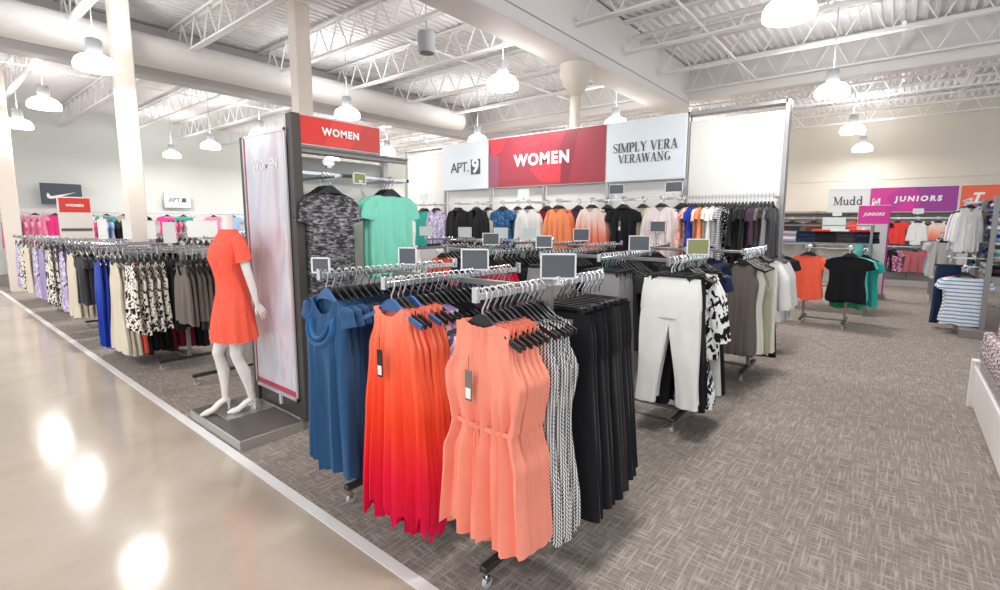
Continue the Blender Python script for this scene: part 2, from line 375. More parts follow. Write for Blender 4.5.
def gmesh(kind, var):
    key = (kind, var)
    if key in GM: return GM[key]
    s = hash(kind) if False else sum(map(ord, kind))*7+var*13; G = garment
    T = {
     'gathered_dress': lambda: G(kind, .965, [(0, .15), (.06, .145), (.14, .155), (.25, .205), (.445, .178), (.485, .166), (.52, .178), (.63, .21), (1, .228)], [(0, .02), (.3, .042), (.47, .018), (.50, .018), (.6, .042), (1, .05)], (.075, .03, .005), .03, (8, .004, .023), hem=.018, seed=s, nv=36, nu=54, gather=(.485, .007)),
     'pleated_dress': lambda: G(kind, 1.05, [(0, .125), (.07, .12), (.2, .165), (.5, .2), (1, .235)], [(0, .02), (.5, .035), (1, .05)], (.075, .055, .0), .03, (15, .005, .021), hem=.035, seed=s, nv=28, nu=48),
     'cap_dress': lambda: G(kind, .98, [(0, .2), (.1, .2), (.2, .205), (.5, .19), (1, .22)], [(0, .025), (.3, .045), (1, .045)], (.11, .11, .02), .04, (8, .004, .02), sleeve=(.12, .06, .06, .3), seed=s, nv=26, nu=32, drape=.02),
     'sleeveless_dress': lambda: G(kind, .93, [(0, .17), (.08, .155), (.22, .205), (.45, .18), (1, .235)], [(0, .015), (.5, .024), (1, .03)], (.08, .06, .01), .045, (7, .002, .01), seed=s),
     'long_dress': lambda: G(kind, 1.06, [(0, .16), (.08, .15), (.22, .2), (.4, .17), (1, .29)], [(0, .015), (.5, .025), (1, .035)], (.08, .06, .01), .045, (8, .002, .014), seed=s),
     'jumpsuit': lambda: G(kind, 1.08, [(0, .17), (.3, .2), (.5, .17), (.6, .11), (1, .10)], [(0, .015), (.5, .03), (1, .03)], (.08, .06, .01), .045, (6, .002, .01), seed=s),
     'tee': lambda: G(kind, .70, [(0, .2), (.15, .205), (.5, .2), (1, .225)], [(0, .02), (.3, .03), (1, .03)], (.10, .06, .015), .05, (5, .003, .014), sleeve=(.17, .075, .07, .3), seed=s, nv=18),
     'draped_tee': lambda: G(kind, .72, [(0, .2), (.15, .205), (.5, .21), (1, .2)], [(0, .02), (.3, .035), (1, .035)], (.12, .035, .01), .045, (6, .003, .014), sleeve=(.19, .075, .072, .22), hem=.02, seed=s, nv=36, nu=36, swag=.013),
     'blouse': lambda: G(kind, .70, [(0, .195), (.15, .205), (.5, .195), (1, .235)], [(0, .02), (.3, .03), (1, .035)], (.075, .1, .01), .05, (7, .003, .016), sleeve=(.52, .075, .055, .16), seed=s, vneck=True),
     'jacket': lambda: G(kind, .74, [(0, .21), (.15, .215), (.5, .2), (1, .225)], [(0, .02), (.3, .035), (1, .03)], (.07, .2, .01), .045, (4, .001, .006), sleeve=(.56, .08, .06, .12), seed=s, vneck=True),
     'tank_top': lambda: G(kind, .6, [(0, .14), (.12, .125), (.28, .19), (1, .215)], [(0, .012), (.5, .024), (1, .026)], (.1, .13, .05), .02, (6, .002, .01), seed=s),
     'skirt': lambda: G(kind, .6, [(0, .15), (.1, .17), (1, .27)], [(0, .02), (1, .035)], (.15, .0, .0), .0, (8, .002, .015), seed=s, drop=.1),
     'trousers': lambda: trouser_mesh(kind, seed=var),
     'wide_trousers': lambda: trouser_mesh(kind, L=1.0, w=.19, cuff=.11, D=.034, seed=var),
    }
    GM[key] = T[kind](); return GM[key]
CAT = dict(gathered_dress='dress', pleated_dress='dress', cap_dress='dress', sleeveless_dress='dress', long_dress='dress', jumpsuit='jumpsuit', tee='t-shirt', draped_tee='t-shirt', blouse='blouse', jacket='jacket', tank_top='tank top', skirt='skirt', trousers='trousers', wide_trousers='trousers')
NAMEK = dict(gathered_dress='dress', pleated_dress='dress', cap_dress='dress', sleeveless_dress='dress', long_dress='dress', tee='t_shirt', draped_tee='t_shirt', wide_trousers='trousers')
# hangers
def hanger_meshes(wd):
    m = MB(); pts = []
    n = 20; rings = []
    for i in range(n+1):
        u = -1+2*i/n; x = u*wd; au = abs(u); z = -.066-.05*ss(au/.5)-.052*max(0, au-.38)/.62; h = .022+.036*(1-ss(au/.42))
        rings.append([(x, -.006, z-h), (x, .006, z-h), (x, .007, z), (x, -.007, z)])
    m.loft(rings); return m
def hook_mb(m=None):
    m = m or MB(); P = [(0, .003, -.08), (0, .003, -.05), (0, .016, -.03), (0, .027, -.005), (0, .024, .018), (0, .008, .032), (0, -.012, .03), (0, -.024, .015), (0, -.026, -.002)]
    m.tube([(y*.0 + .0, 0, z) if False else (y, 0, z) for _, y, z in P], .0032, 6, flat=1.6); return m
# the hook lies in the plane of the garment (it straddles the rail, which runs along local y)
hanger_me = hanger_meshes(.2).mesh('clothes_hanger', black_plastic)
blue_hanger_me = hanger_meshes(.2).mesh('clothes_hanger', navy_plastic)
hook_me = hook_mb().mesh('hook', hook_metal)
def clip_parts():
    b = MB(); b.bar((-.17, 0, -.108), (.17, 0, -.108), .012, .016); c = MB()
    c.box(-.014, .014, -.014, .014, -.15, -.1, .003); return b.mesh('clip_hanger', black_plastic), c.mesh('clip', black_plastic)
clipbar_me, clip_me = clip_parts()
def merged(parts, nm):
    m = MB(); mats = []
    for i, (me, dx) in enumerate(parts):
        m.cur = i; mats.append(me.materials[0]); m.add([(v.co.x+dx, v.co.y, v.co.z) for v in me.vertices], [tuple(p.vertices) for p in me.polygons])
    return m.mesh(nm, mats)
m = MB(); nn_ = 36; rings = []
for z, k_ in ((-.55, 1.0), (-.557, 1.05), (-.567, 1.05), (-.574, 1.0)): rings.append([(.168*k_*cos(2*pi*a/nn_), (.026+.002*sin(9*a))*k_*sin(2*pi*a/nn_), z) for a in range(nn_)])
m.loft(rings, cap=False); m.tube([(.0, -.03, -.56), (-.012, -.036, -.605), (-.008, -.04, -.665)], .003, 6); m.tube([(.0, -.03, -.56), (.012, -.036, -.595), (.014, -.04, -.65)], .003, 6)
m.tube([(.0, -.03, -.56), (-.02, -.036, -.55), (-.026, -.036, -.565), (0, -.032, -.56), (.02, -.036, -.55), (.026, -.036, -.565), (0, -.03, -.56)], .003, 6)
TIE = m.mesh('waist_tie', MATS['white_paint'])
m = MB(); P_ = [(sin(R(a))*.125, -.03-.022*cos(R(a)), -.27-cos(R(a))*.10*(1 if abs(a) < 90 else 1.4)) for a in range(-115, 116, 10)]
m.tube(P_, [.01]+[.03]*(len(P_)-2)+[.01], 12, flat=.45); m.tube([(x*.72, y-.004, z+.035) for x, y, z in P_[3:-3]], .022, 10, flat=.5)
COLLAR = m.mesh('draped_collar', MATS['white_paint'])
HANG = []      # (distance, loc, rz, kind, label)
COUNT = {}
def words(s, n=16):
    return ' '.join(s.split()[:n])
def hang(kind, m, text, place, loc, rz, blue=False, sc=1.0, zs=1.0, order=None, tagcol=None, var=None, hgr=True, twist=.05, label1=False):
    """one garment on its own hanger"""
    key = (text, place); i = COUNT.get(key, 0); COUNT[key] = i+1
    nm = NAMEK.get(kind, kind)
    o = obj(nm, gmesh(kind, random.randrange(3) if var is None else var), None, loc, rz+random.uniform(-twist, twist), m)
    if label1 and i == 0:
        o.rotation_euler.z = rz; MB().box(.0, .11, -.046, -.042, -.20, -.155).build('size_label', tag_grey, o)['label'] = 'grey paper size label on the waist'
    if kind == 'gathered_dress': obj('waist_tie', TIE, o, m=m)
    if kind == 'cap_dress' and blue: obj('draped_collar', COLLAR, o, m=F['bright_blue'])['label'] = 'brighter blue draped collar'
    o.scale = (sc*random.uniform(.96, 1.04), 1, zs*random.uniform(.975, 1.025))
    o['_t'] = text; o['_p'] = place; o['_i'] = i
    o['category'] = CAT[kind]; o['group'] = 'clothes hanging '+place
    if tagcol:
        tz = -.30; t = MB().box(-.017, .017, -.078, -.074, tz-.13, tz, ).box(-.001, .001, -.076, -.074, tz, tz+.06)
        t.build('price_tag', tagcol, o); s = MB().box(-.013, .013, -.0795, -.078, tz-.12, tz-.075); s.build('barcode_sticker', tag_white, o)
    if hgr:
        clip = kind in ('trousers', 'wide_trousers', 'skirt')
        dist = Vector(loc).length; px, py = loc[0], loc[1]
        HANG.append((dist, tuple(loc), o.rotation_euler.z, 'clip' if clip else ('blue' if blue else 'black'), o))
    return o
def finish_labels():
    for o in [x for x in C.objects if '_t' in x]:
        t, p, i = o['_t'], o['_p'], o['_i']; n = COUNT[(t, p)]
        if n == 1: l = f'{t} hanging {p}'
        elif i < len(ORD): l = f'{t} {p}, {ORD[i]}' if i else f'{t} {p}, frontmost'
        else: l = f'{t} {p}, at the back'
        o['label'] = words(l); 
        if n == 1 and False: del o['group']
def finish_hangers():
    HANG.sort(key=lambda h: h[0]); rest = MB(); rest_mats = [black_plastic, hook_metal]; cb = 0
    far = {'clip': (clipbar_me, hook_me), 'blue': (hanger_me, hook_me), 'black': (hanger_me, hook_me)}
    for idx, (d, loc, rz, kind, g) in enumerate(HANG):
        own = g['_o']
        if idx < 290:
            base = {'clip': clipbar_me, 'blue': blue_hanger_me, 'black': hanger_me}[kind]
            o = obj('clip_hanger' if kind == 'clip' else 'clothes_hanger', base, None, loc, rz)
            col = 'blue' if kind == 'blue' else 'black'
            l = g['label'].replace(' hanging ', ' ').replace(' standing out', '')
            tag(o, words(f'{col} {"clip " if kind == "clip" else ""}hanger of {l}'), 'hanger', 'hangers '+g['_p'])
            h = obj('hook', hook_me, o); h['label'] = 'bright metal hook'
            if kind == 'clip':
                for sx in (-.13, .13): obj('clip', clip_me, o, (sx, 0, 0))
        else:
            cb += 1; M = Matrix.Translation(loc)@Matrix.Rotation(rz, 4, 'Z')
            for i, me in enumerate(far[kind]):
                rest.cur = i; rest.add([M@v.co for v in me.vertices], [tuple(p.vertices) for p in me.polygons])
    if rest.v:
        tag(rest.build('clothes_hangers', rest_mats), 'black hangers with metal hooks along the far racks and far walls', 'hangers', None, 'stuff')
    for o in C.objects:
        for q in ('_t', '_p', '_i', '_o'):
            if q in o: del o[q]
def row(x, y, z, d, step, items, place, rz, **kw):
    """items: (kind, material, text, count, extra dict) hung one behind the other along direction d"""
    s = 0; d = Vector(d)
    for it in items:
        kind, m, text, n = it[:4]; ex = dict(kw); ex.update(it[4] if len(it) > 4 else {}); st = ex.pop('step', step); t1 = ex.pop('tag1', None)
        for i in range(n):
            p = Vector((x, y, z))+d*s
            ex2 = dict(ex); ex2['blue'] = ex.get('blue', False) and (i == 0 or i == 3)
            o = hang(kind, m, text, place, (p.x+random.uniform(-.004, .004), p.y+random.uniform(-.006, .006), p.z), rz, tagcol=t1 if i == 0 else None, **ex2)
            o['_o'] = 1; s += st
    return s

# ------------------------------------------------------------------ racks
def caster(parent, x, y):
    m = MB(); m.tube([(x, y, .05), (x, y, .085)], .008, 8); m.box(x-.014, x+.014, y-.012, y+.012, .03, .055); c = m.build('caster', chrome, parent)
    w_ = MB(); w_.tube([(x, y-.01, .025), (x, y+.01, .025)], .025, 14); w_.build('wheel', clear_plastic if False else mat('caster_wheel', '#b9bcc0', .25), c)
foot_dark = mat('foot_dark', '#4a4745', .4, .5)
def rack(x, y, label, rails=(-.56, 0, .56), half=.5, z=1.36, foot=.3, cat='clothes rack', feet=None):
    t = thing('clothes_rack', label, cat, (x, y, 0))
    ys = (min(rails), max(rails)) if len(rails) > 1 else (rails[0],)
    for a, fa in zip(ys, feet or ys):
        MB().box(-foot, foot, fa-.022, fa+.022, .085, .115, .004).build('foot_bar', foot_dark, t)
        if fa != a: MB().box(-.018, .018, min(a, fa), max(a, fa), .088, .112).build('foot_link', foot_dark, t)
        MB().box(-.018, .018, a-.018, a+.018, .1, z-.0, .003).build('post', nickel, t)
        for sx in (-foot+.03, foot-.03): caster(t, sx, fa)
    if len(rails) > 1:
        MB().box(-.02, .02, ys[0], ys[1], .088, .113, .003).build('base_bar', nickel, t)
        MB().box(-.016, .016, ys[0], ys[1], z-.035, z-.005, .003).build('crossbar', nickel, t)
    for a in rails:
        m = MB(); m.box(-half, half, a-.007, a+.007, z-.014, z+.014, .002); m.box(-half-.012, -half+.008, a-.014, a+.014, z-.022, z+.04, .002); m.box(half-.008, half+.012, a-.014, a+.014, z-.022, z+.04, .002)
        m.build('hang_rail', chrome, t)
    return t
def price_sign(x, y, z, label, wd=.2, ht=.14, rz=F_AISLE+.65, card=card_grey, stem=.05):
    t = thing('sign_holder', label, 'sign', (x, y, z), rz, 'small framed price signs on the racks')
    m = MB(); b = .008
    m.box(-wd/2, wd/2, -.006, .006, stem, stem+b); m.box(-wd/2, wd/2, -.006, .006, stem+ht-b, stem+ht); m.box(-wd/2, -wd/2+b, -.006, .006, stem, stem+ht); m.box(wd/2-b, wd/2, -.006, .006, stem, stem+ht)
    m.build('frame', white_frame, t, smooth=False); MB().box(-wd/2+b, wd/2-b, -.003, .004, stem+b, stem+ht-b).build('card', card, t, smooth=False)
    MB().box(-.006, .006, -.004, .004, -.01, stem+.005).box(-.02, .02, -.012, .012, -.016, .0).build('stem', chrome, t)
    return t

F = {}
def fab(n, c): F[n] = cloth(c, 'fabric_'+n); return F[n]
bright_blue = fab('bright_blue', '#33689c'); coral = fab('coral', '#ff9c84'); black = fab('black', '#16161a'); charcoal = fab('charcoal', '#35353a'); white = fab('white', '#ecebe8'); offw = fab('off_white', '#e6e1d5')
navy = fab('navy', '#1d2c4c'); blue = fab('denim_blue', '#2d567f'); blue2 = fab('dark_denim_blue', '#27466f'); cream = fab('cream', '#e3d8c3'); lav = fab('lavender', '#a99bc4'); royal = fab('royal_blue', '#1c3fb0')
taupe = fab('taupe', '#6f6660'); maroon = fab('maroon', '#7a1530'); red = fab('red', '#f0473f'); magenta = fab('magenta', '#c8123f'); mint = fab('mint', '#86dcc2'); grey = fab('grey', '#8d8a8a'); lgrey = fab('light_grey', '#c9c6c6')
pink = fab('pink', '#f28fb0'); hotpink = fab('hot_pink', '#f0408c'); teal = fab('teal', '#2fa79b'); green = fab('green', '#2f9465'); orange = fab('orange', '#ff9a6a'); plum = fab('plum', '#4a3148'); olive = fab('sage', '#a9ab8f'); skyb = fab('sky_blue', '#9dbbe0'); purple = fab('purple', '#5a3fb0'); rose = fab('dusty_rose', '#b5646c'); turq = fab('turquoise', '#66cdc8'); brown = fab('brown', '#5b3c34'); aqua = fab('aqua', '#a9dfdc'); tomato = fab('tomato', '#ff6a50'); deepred = fab('deep_red', '#c9202c'); espresso = fab('espresso', '#2d2826')
ombre = pattern('ombre_red', '#ff9478', 'ombre', ['#fd6f4e', '#f8502f', '#ee2440', '#dc0f48'])
zig = pattern('zigzag_print', '#f2f0ee', 'zigzag', ['#1b1a1c'], 38)
heather = pattern('grey_heather', '#55545a', 'heather', ['#c9c8cc'], 14, (1, 1, 4)); heather = pattern('grey_heather_tee', '#38373c', 'heather2', ['#b4b3b8'], 20, (1, 1, 3.4))
floral = pattern('black_cream_floral', '#f0e9dc', 'splotch', ['#1b191a'], 24)
bwdash = pattern('white_black_dash', '#141416', 'splotch', ['#141416', '#f0efee'], 15, (1, 1, .8)); bwdash = pattern('white_with_black_marks', '#efeeec', 'splotch', ['#17171a'], 18, (1.2, 1.2, .9))
lavprint = pattern('lavender_print', '#b9a8cf', 'splotch', ['#e8e2ee', '#6f6490'], 12); pinkdip = pattern('white_to_coral_dip', '#f3e8e4', 'ombre', ['#f0cabd', '#f08a70', '#ee6f55'], 1, (1, 1, 1.5))
paisley = pattern('denim_print', '#264a73', 'splotch', ['#4d7ba6'], 24); stripe = pattern('blue_white_stripe', '#e9eef2', 'bands', ['#e9eef2', '#6b8fc0'], 6); stripe2 = pattern('grey_stripe', '#d7d6d8', 'bands', ['#6d6c72'], 14)
dots = pattern('white_on_black_dots', '#1a1a1c', 'dots', ['#eeeeee'], 45); pinkprint = pattern('peach_print', '#f3c5ae', 'splotch', ['#e08d83'], 22)
multi = pattern('multi_print', '#6b4a86', 'splotch', ['#ec7a7a', '#ded4d0'], 20)

# rack A (nearest)
rack(1.87, 1.83, 'chrome three-rail clothes rack nearest the camera, holding the coral and ombre red dresses', rails=(-.57, 0, .55), foot=.38, feet=(-.49, .58))
pl = 'on the nearest rack'
row(1.40, 1.26, 1.36, (1, 0, 0), .037, [('gathered_dress', coral, 'coral sleeveless dress with a gathered waist', 6, {'tag1': tag_grey, 'zs': .95})], pl, F_AISLE)
row(1.635, 1.26, 1.36, (1, 0, 0), .032, [('sleeveless_dress', zig, 'black and white zigzag dress', 6)], pl, F_AISLE, zs=1.05)
row(1.93, 1.25, 1.36, (1, 0, 0), .045, [('wide_trousers', black, 'black dress trousers', 5, {'zs': .97, 'twist': .16, 'label1': True}), ('wide_trousers', espresso, 'very dark brown trousers', 2, {'zs': .97, 'twist': .2}), ('wide_trousers', black, 'black trousers at the rear', 3, {'zs': .9, 'twist': .16})], 'behind the zigzag dresses', F_AISLE, sc=1.05)
row(1.40, 1.83, 1.36, (1, 0, 0), .04, [('pleated_dress', ombre, 'pleated ombre dress fading from coral to crimson', 6, {'tag1': tag_black, 'blue': True}),
    ('sleeveless_dress', lavprint, 'pale lavender printed dress', 2), ('sleeveless_dress', black, 'black sleeveless dress', 3), ('sleeveless_dress', plum, 'plum sleeveless dress', 3), ('blouse', black, 'black blouse', 4), ('tee', charcoal, 'charcoal top', 5)], pl, F_AISLE)
row(1.40, 2.38, 1.36, (1, 0, 0), .044, [('cap_dress', blue, 'denim blue cap sleeve dress with a draped neck', 2, {'blue': True, 'var': 0}), ('cap_dress', blue2, 'darker blue cap sleeve dress', 1), ('cap_dress', navy, 'navy cap sleeve dress', 9), ('tee', black, 'black top', 4), ('tee', navy, 'navy top', 4)], pl, F_AISLE)
price_sign(1.93, 1.25, 1.37, 'framed grey price sign above the black dress trousers, largest of the small signs', .17, .122, stem=.012)
price_sign(1.98, 1.83, 1.37, 'framed grey price sign above the rear of the ombre red dress rail', .155, .12, stem=.012)
price_sign(1.96, 2.38, 1.37, 'framed grey price sign right below the mint t-shirts', .115, .11, stem=.012)
price_sign(1.40, 2.42, 1.36, 'framed price sign above the front blue dress, below the grey heather t-shirts', .10, .085, card=card_grey, stem=.012)

# rack C white trousers
rack(3.95, 1.85, 'chrome clothes rack holding the white trousers beside the right aisle', rails=(-.56, 0, .56))
pl = 'on the white trouser rack'
row(3.50, 1.29, 1.37, (1, 0, 0), .045, [('trousers', white, 'white cropped trousers facing the camera', 2, {'step': .07}), ('wide_trousers', black, 'black trousers', 4, {'sc': .95}), ('long_dress', bwdash, 'white trouser set with black brush marks', 3, {'sc': .85}), ('blouse', bwdash, 'white blouse with black brush marks', 2), ('wide_trousers', lgrey, 'pale grey trousers', 1), ('wide_trousers', black, 'black trousers behind the print', 3), ('long_dress', royal, 'royal blue long dress', 1, {'sc': .7}), ('tee', navy, 'navy top', 2, {'sc': .8})], pl, F_AISLE)
row(3.50, 1.85, 1.37, (1, 0, 0), .05, [('wide_trousers', grey, 'mid grey trousers', 6), ('tee', charcoal, 'charcoal top', 6), ('blouse', navy, 'navy blouse', 2)], pl, F_AISLE, sc=.85)
row(3.50, 2.41, 1.37, (1, 0, 0), .055, [('wide_trousers', grey, 'mid grey trousers on the inner rail', 5), ('tee', black, 'black top', 8)], pl, F_AISLE)
price_sign(4.02, 1.27, 1.38, 'white framed olive price sign above the white trousers', .18, .13, card=card_green, stem=.012)
price_sign(4.2, 1.85, 1.38, 'framed grey price sign above the grey trousers', .19, .14, stem=.012)
# rack D
rack(5.65, 1.75, 'chrome clothes rack of taupe and cream clothes behind the white trouser rack')
pl = 'on the taupe and cream rack'
row(5.15, 1.19, 1.36, (1, 0, 0), .05, [('sleeveless_dress', taupe, 'taupe sleeveless dress', 4, {'sc': .62}), ('sleeveless_dress', offw, 'off white sleeveless dress', 3, {'sc': .8}), ('tank_top', olive, 'sage top', 1, {'zs': 1.5}), ('sleeveless_dress', olive, 'sage dress', 2, {'sc': .8}), ('trousers', offw, 'off white trousers', 2), ('wide_trousers', black, 'black trousers', 2), ('blouse', white, 'white blouse', 4)], pl, F_AISLE)
row(5.15, 1.75, 1.36, (1, 0, 0), .07, [('tee', charcoal, 'charcoal top', 6), ('tee', navy, 'navy top', 5)], pl, F_AISLE)
row(5.15, 2.31, 1.36, (1, 0, 0), .08, [('tee', black, 'black top on the inner rail', 9)], pl, F_AISLE)
rack(7.15, 1.58, 'chrome clothes rack of light grey cardigans beside the right aisle', rails=(-.28, .28), half=.5)
pl = 'on the grey cardigan rack'
row(6.7, 1.28, 1.34, (1, 0, 0), .07, [('blouse', lgrey, 'light grey cardigan', 6, {'zs': 1.15}), ('tee', black, 'black top', 5)], pl, F_AISLE)

# middle racks
def midrack(x, y, label, pl, rows, sx=(0, 0, 0)):
    rack(x, y, label)
    for dy, items, q in zip((-.56, 0, .56), rows, sx): row(x-.45+q, y+dy, 1.36, (1, 0, 0), .075, items, pl, F_AISLE)
midrack(3.95, 3.55, 'chrome clothes rack of dark tops in the middle of the floor', 'on the middle rack', [[('blouse', magenta, 'magenta blouse facing the camera', 3, {'sc': .9, 'step': .04}), ('tee', black, 'black top', 5), ('tee', charcoal, 'charcoal top', 4)], [('tee', navy, 'navy top', 5), ('blouse', black, 'black blouse', 4)], [('blouse', tomato, 'bright coral cardigan facing the camera', 2, {'sc': .85, 'step': .05}), ('blouse', black, 'black cardigan behind the coral one', 2, {'sc': .9}), ('tee', charcoal, 'dark grey top', 3)]], (0, .25, .4))
midrack(5.7, 3.55, 'chrome clothes rack of magenta and dark tops before the tall sign wall', 'on the magenta rack', [[('blouse', black, 'black blouse', 8), ('tee', white, 'white top', 3)], [('tank_top', black, 'black tank', 6), ('tee', lgrey, 'pale grey top', 5)], [('tee', charcoal, 'charcoal top', 10)]])
midrack(4.3, 6.35, 'chrome clothes rack behind the mint t-shirt end display', 'on the rack behind the end display', [[('blouse', charcoal, 'charcoal blouse', 8)], [('blouse', black, 'black blouse', 8)], [('tee', navy, 'navy top', 8)]])
midrack(5.9, 5.5, 'chrome clothes rack of black and navy tops before the tall sign wall', 'on the rack before the black jackets', [[('tee', black, 'black top', 9)], [('blouse', navy, 'navy blouse', 6)], [('tee', white, 'white top', 8)]], (0, .1, 0))
for i, (x, y, z, lb, a, b_) in enumerate(((3.62, 2.5, 1.37, 'small white framed price sign above the grey trousers near the middle', .15, .11), (3.7, 3.2, 1.37, 'small framed price sign over the middle rack', .17, .12), (5.3, 3.1, 1.37, 'small framed price sign over the magenta rack', .2, .15), (5.3, 5.1, 1.37, 'small pale price sign before the blue printed top, upper', .2, .15), (5.3, 3.9, 1.37, 'small pale price sign below the blue printed top', .2, .15), (5.5, 6.2, 1.37, 'small pale price sign below the black jackets', .2, .15), (5.3, 4.4, 1.37, 'small pale price sign below the white blouse on the sign wall', .2, .15))):
    price_sign(x, y, z, lb, a, b_, card=card_grey if i < 3 else card_pale)

# ------------------------------------------------------------------ sign lettering (serif) drawn as strokes
def strokes(m, segs, x0, s, w_thick, w_thin, y=0.0, ext=.003):
    for sg in segs:
        pts, wd = sg[0], (w_thick if sg[1] else w_thin)
        for (a, b), (c, d) in zip(pts, pts[1:]):
            m.bar((x0+a*s, y, b*s), (x0+c*s, y, d*s), ext, wd*s)
def arc(cx, cy, rx, ry, a0, a1, n=8): return [(cx+rx*cos(R(a0+(a1-a0)*i/n)), cy+ry*sin(R(a0+(a1-a0)*i/n))) for i in range(n+1)]
def sf(x, y, w=.13): return ([(x-w, y), (x+w, y)], 0)
GL = {
 'S': (.55, [(arc(.28, .74, .2, .24, 40, 180), 0), ([(.08, .74), (.16, .58), (.4, .44), (.49, .28)], 1), (arc(.28, .26, .21, .25, 10, -140), 0), ([(.48, .8), (.48, .98)], 0), ([(.07, .02), (.07, .22)], 0)]),
 'I': (.3, [([(.15, 0), (.15, 1)], 1), sf(.15, .98), sf(.15, .02)]),
 'M': (.95, [([(.14, 0), (.14, 1)], 0), ([(.14, 1), (.47, .05)], 1), ([(.47, .05), (.8, 1)], 0), ([(.8, 1), (.8, 0)], 1), sf(.1, .98), sf(.84, .98), sf(.14, .02), sf(.8, .02)]),
 'P': (.62, [([(.15, 0), (.15, 1)], 1), ([(.15, .98), (.35, .98)], 0), (arc(.34, .74, .2, .24, 80, -80), 1), ([(.15, .48), (.35, .49)], 0), sf(.15, .02)]),
 'L': (.6, [([(.15, 0), (.15, 1)], 1), ([(.05, .02), (.52, .02)], 0), ([(.52, .02), (.54, .25)], 0), sf(.15, .98)]),
 'Y': (.75, [([(.1, 1), (.38, .48)], 1), ([(.66, 1), (.38, .48)], 0), ([(.38, .5), (.38, 0)], 1), sf(.1, .98), sf(.66, .98), sf(.38, .02)]),
 'V': (.75, [([(.1, 1), (.38, 0)], 1), ([(.66, 1), (.38, 0)], 0), sf(.1, .98), sf(.66, .98)]),
 'E': (.6, [([(.15, 0), (.15, 1)], 1), ([(.05, .98), (.5, .98), (.52, .78)], 0), ([(.15, .5), (.4, .5)], 0), ([(.05, .02), (.5, .02), (.54, .25)], 0)]),
 'R': (.7, [([(.15, 0), (.15, 1)], 1), ([(.15, .98), (.35, .98)], 0), (arc(.34, .75, .2, .23, 80, -80), 1), ([(.15, .51), (.35, .51)], 0), ([(.34, .5), (.58, .02)], 1), sf(.15, .02), sf(.6, .02, .08)]),
 'A': (.75, [([(.1, 0), (.38, 1)], 0), ([(.38, 1), (.64, 0)], 1), ([(.2, .34), (.53, .34)], 0), sf(.1, .02), sf(.64, .02)]),
 'W': (1.05, [([(.1, 1), (.32, 0)], 1), ([(.32, 0), (.54, 1)], 0), ([(.54, 1), (.74, 0)], 1), ([(.74, 0), (.94, 1)], 0), sf(.1, .98), sf(.54, .98), sf(.94, .98)]),
 'N': (.8, [([(.14, 0), (.14, 1)], 0), ([(.14, 1), (.64, .02)], 1), ([(.64, 0), (.64, 1)], 0), sf(.1, .98), sf(.14, .02), sf(.64, .98)]),
 'G': (.75, [(arc(.38, .5, .28, .48, 55, 180), 0), (arc(.38, .5, .26, .48, 130, 230), 1), (arc(.38, .5, .28, .48, 180, 320), 0), ([(.6, .05), (.6, .42)], 1), sf(.6, .42)]),
 ' ': (.35, []),
 'u': (.62, [([(.12, .62), (.12, .2)], 1), (arc(.3, .2, .18, .17, 180, 360), 1), ([(.48, .62), (.48, .03), (.6, .03)], 1), ([(.02, .62), (.12, .62)], 1), ([(.38, .62), (.48, .62)], 1)]),
 'd': (.66, [(arc(.28, .32, .2, .3, 0, 360, 14), 1), ([(.48, 1), (.48, .03), (.6, .03)], 1), ([(.36, 1), (.48, 1)], 1)]),
}
def serif_mesh(txt, h, thick=.15, thin=.045, m=None, sp=.04):
    tot = sum(GL[c][0]+sp for c in txt); x = -tot*h/2; mb = MB()
    for c in txt:
        strokes(mb, GL[c][1], x, h, thick, thin); x += (GL[c][0]+sp)*h
    me = mb.mesh('lettering', m, False); me.transform(Matrix.Translation((0, 0, -h/2))); return me

# ------------------------------------------------------------------ sign boards
def poly_art(name, w_, h_, base, polys, y=-.012):
    """printed face: base colour plus flat facets, one mesh"""
    m = MB(); mats = [base]; m.add([(-w_/2, y, 0), (w_/2, y, 0), (w_/2, y, h_), (-w_/2, y, h_)], [(0, 1, 2, 3)])
    for i, (mt, pts) in enumerate(polys):
        if mt not in mats: mats.append(mt)
        m.cur = mats.index(mt); m.add([((a-.5)*w_, y-.0006*(i+1), b*h_) for a, b in pts], [tuple(range(len(pts)))])
    return m.mesh(name, mats, False)
ink = mat('ink_dark', '#4b4f55', .5); white_ink = mat('ink_white', '#f6f5f3', .5)
signw = mat('sign_white', '#d9e0e6', .45); signw2 = mat('sign_bright', '#e9ebec', .45)
red1 = mat('print_red', '#9a3442', .4); red2 = mat('print_bright_red', '#c23a45', .4); red3 = mat('print_dark_red', '#862c3b', .4); red4 = mat('print_mauve', '#8f4f68', .4)
def board(name, label, loc, rz, w_, h_, edge=signw2, face=None, thick=.025, cat='sign'):
    t = thing(name, label, cat, loc, rz); MB().box(-w_/2-.012, w_/2+.012, -.008, thick, -.012, h_+.012, .003).build('board', edge, t)
    if face: obj('printed_face', face, t)
    return t
def put(me, t, x, z, y=-.018, nm='lettering'):
    o = obj(nm, me, t, (x, y, z)); return o
zb, zt = 2.275, 3.14; H = zt-zb; X7 = 6.94
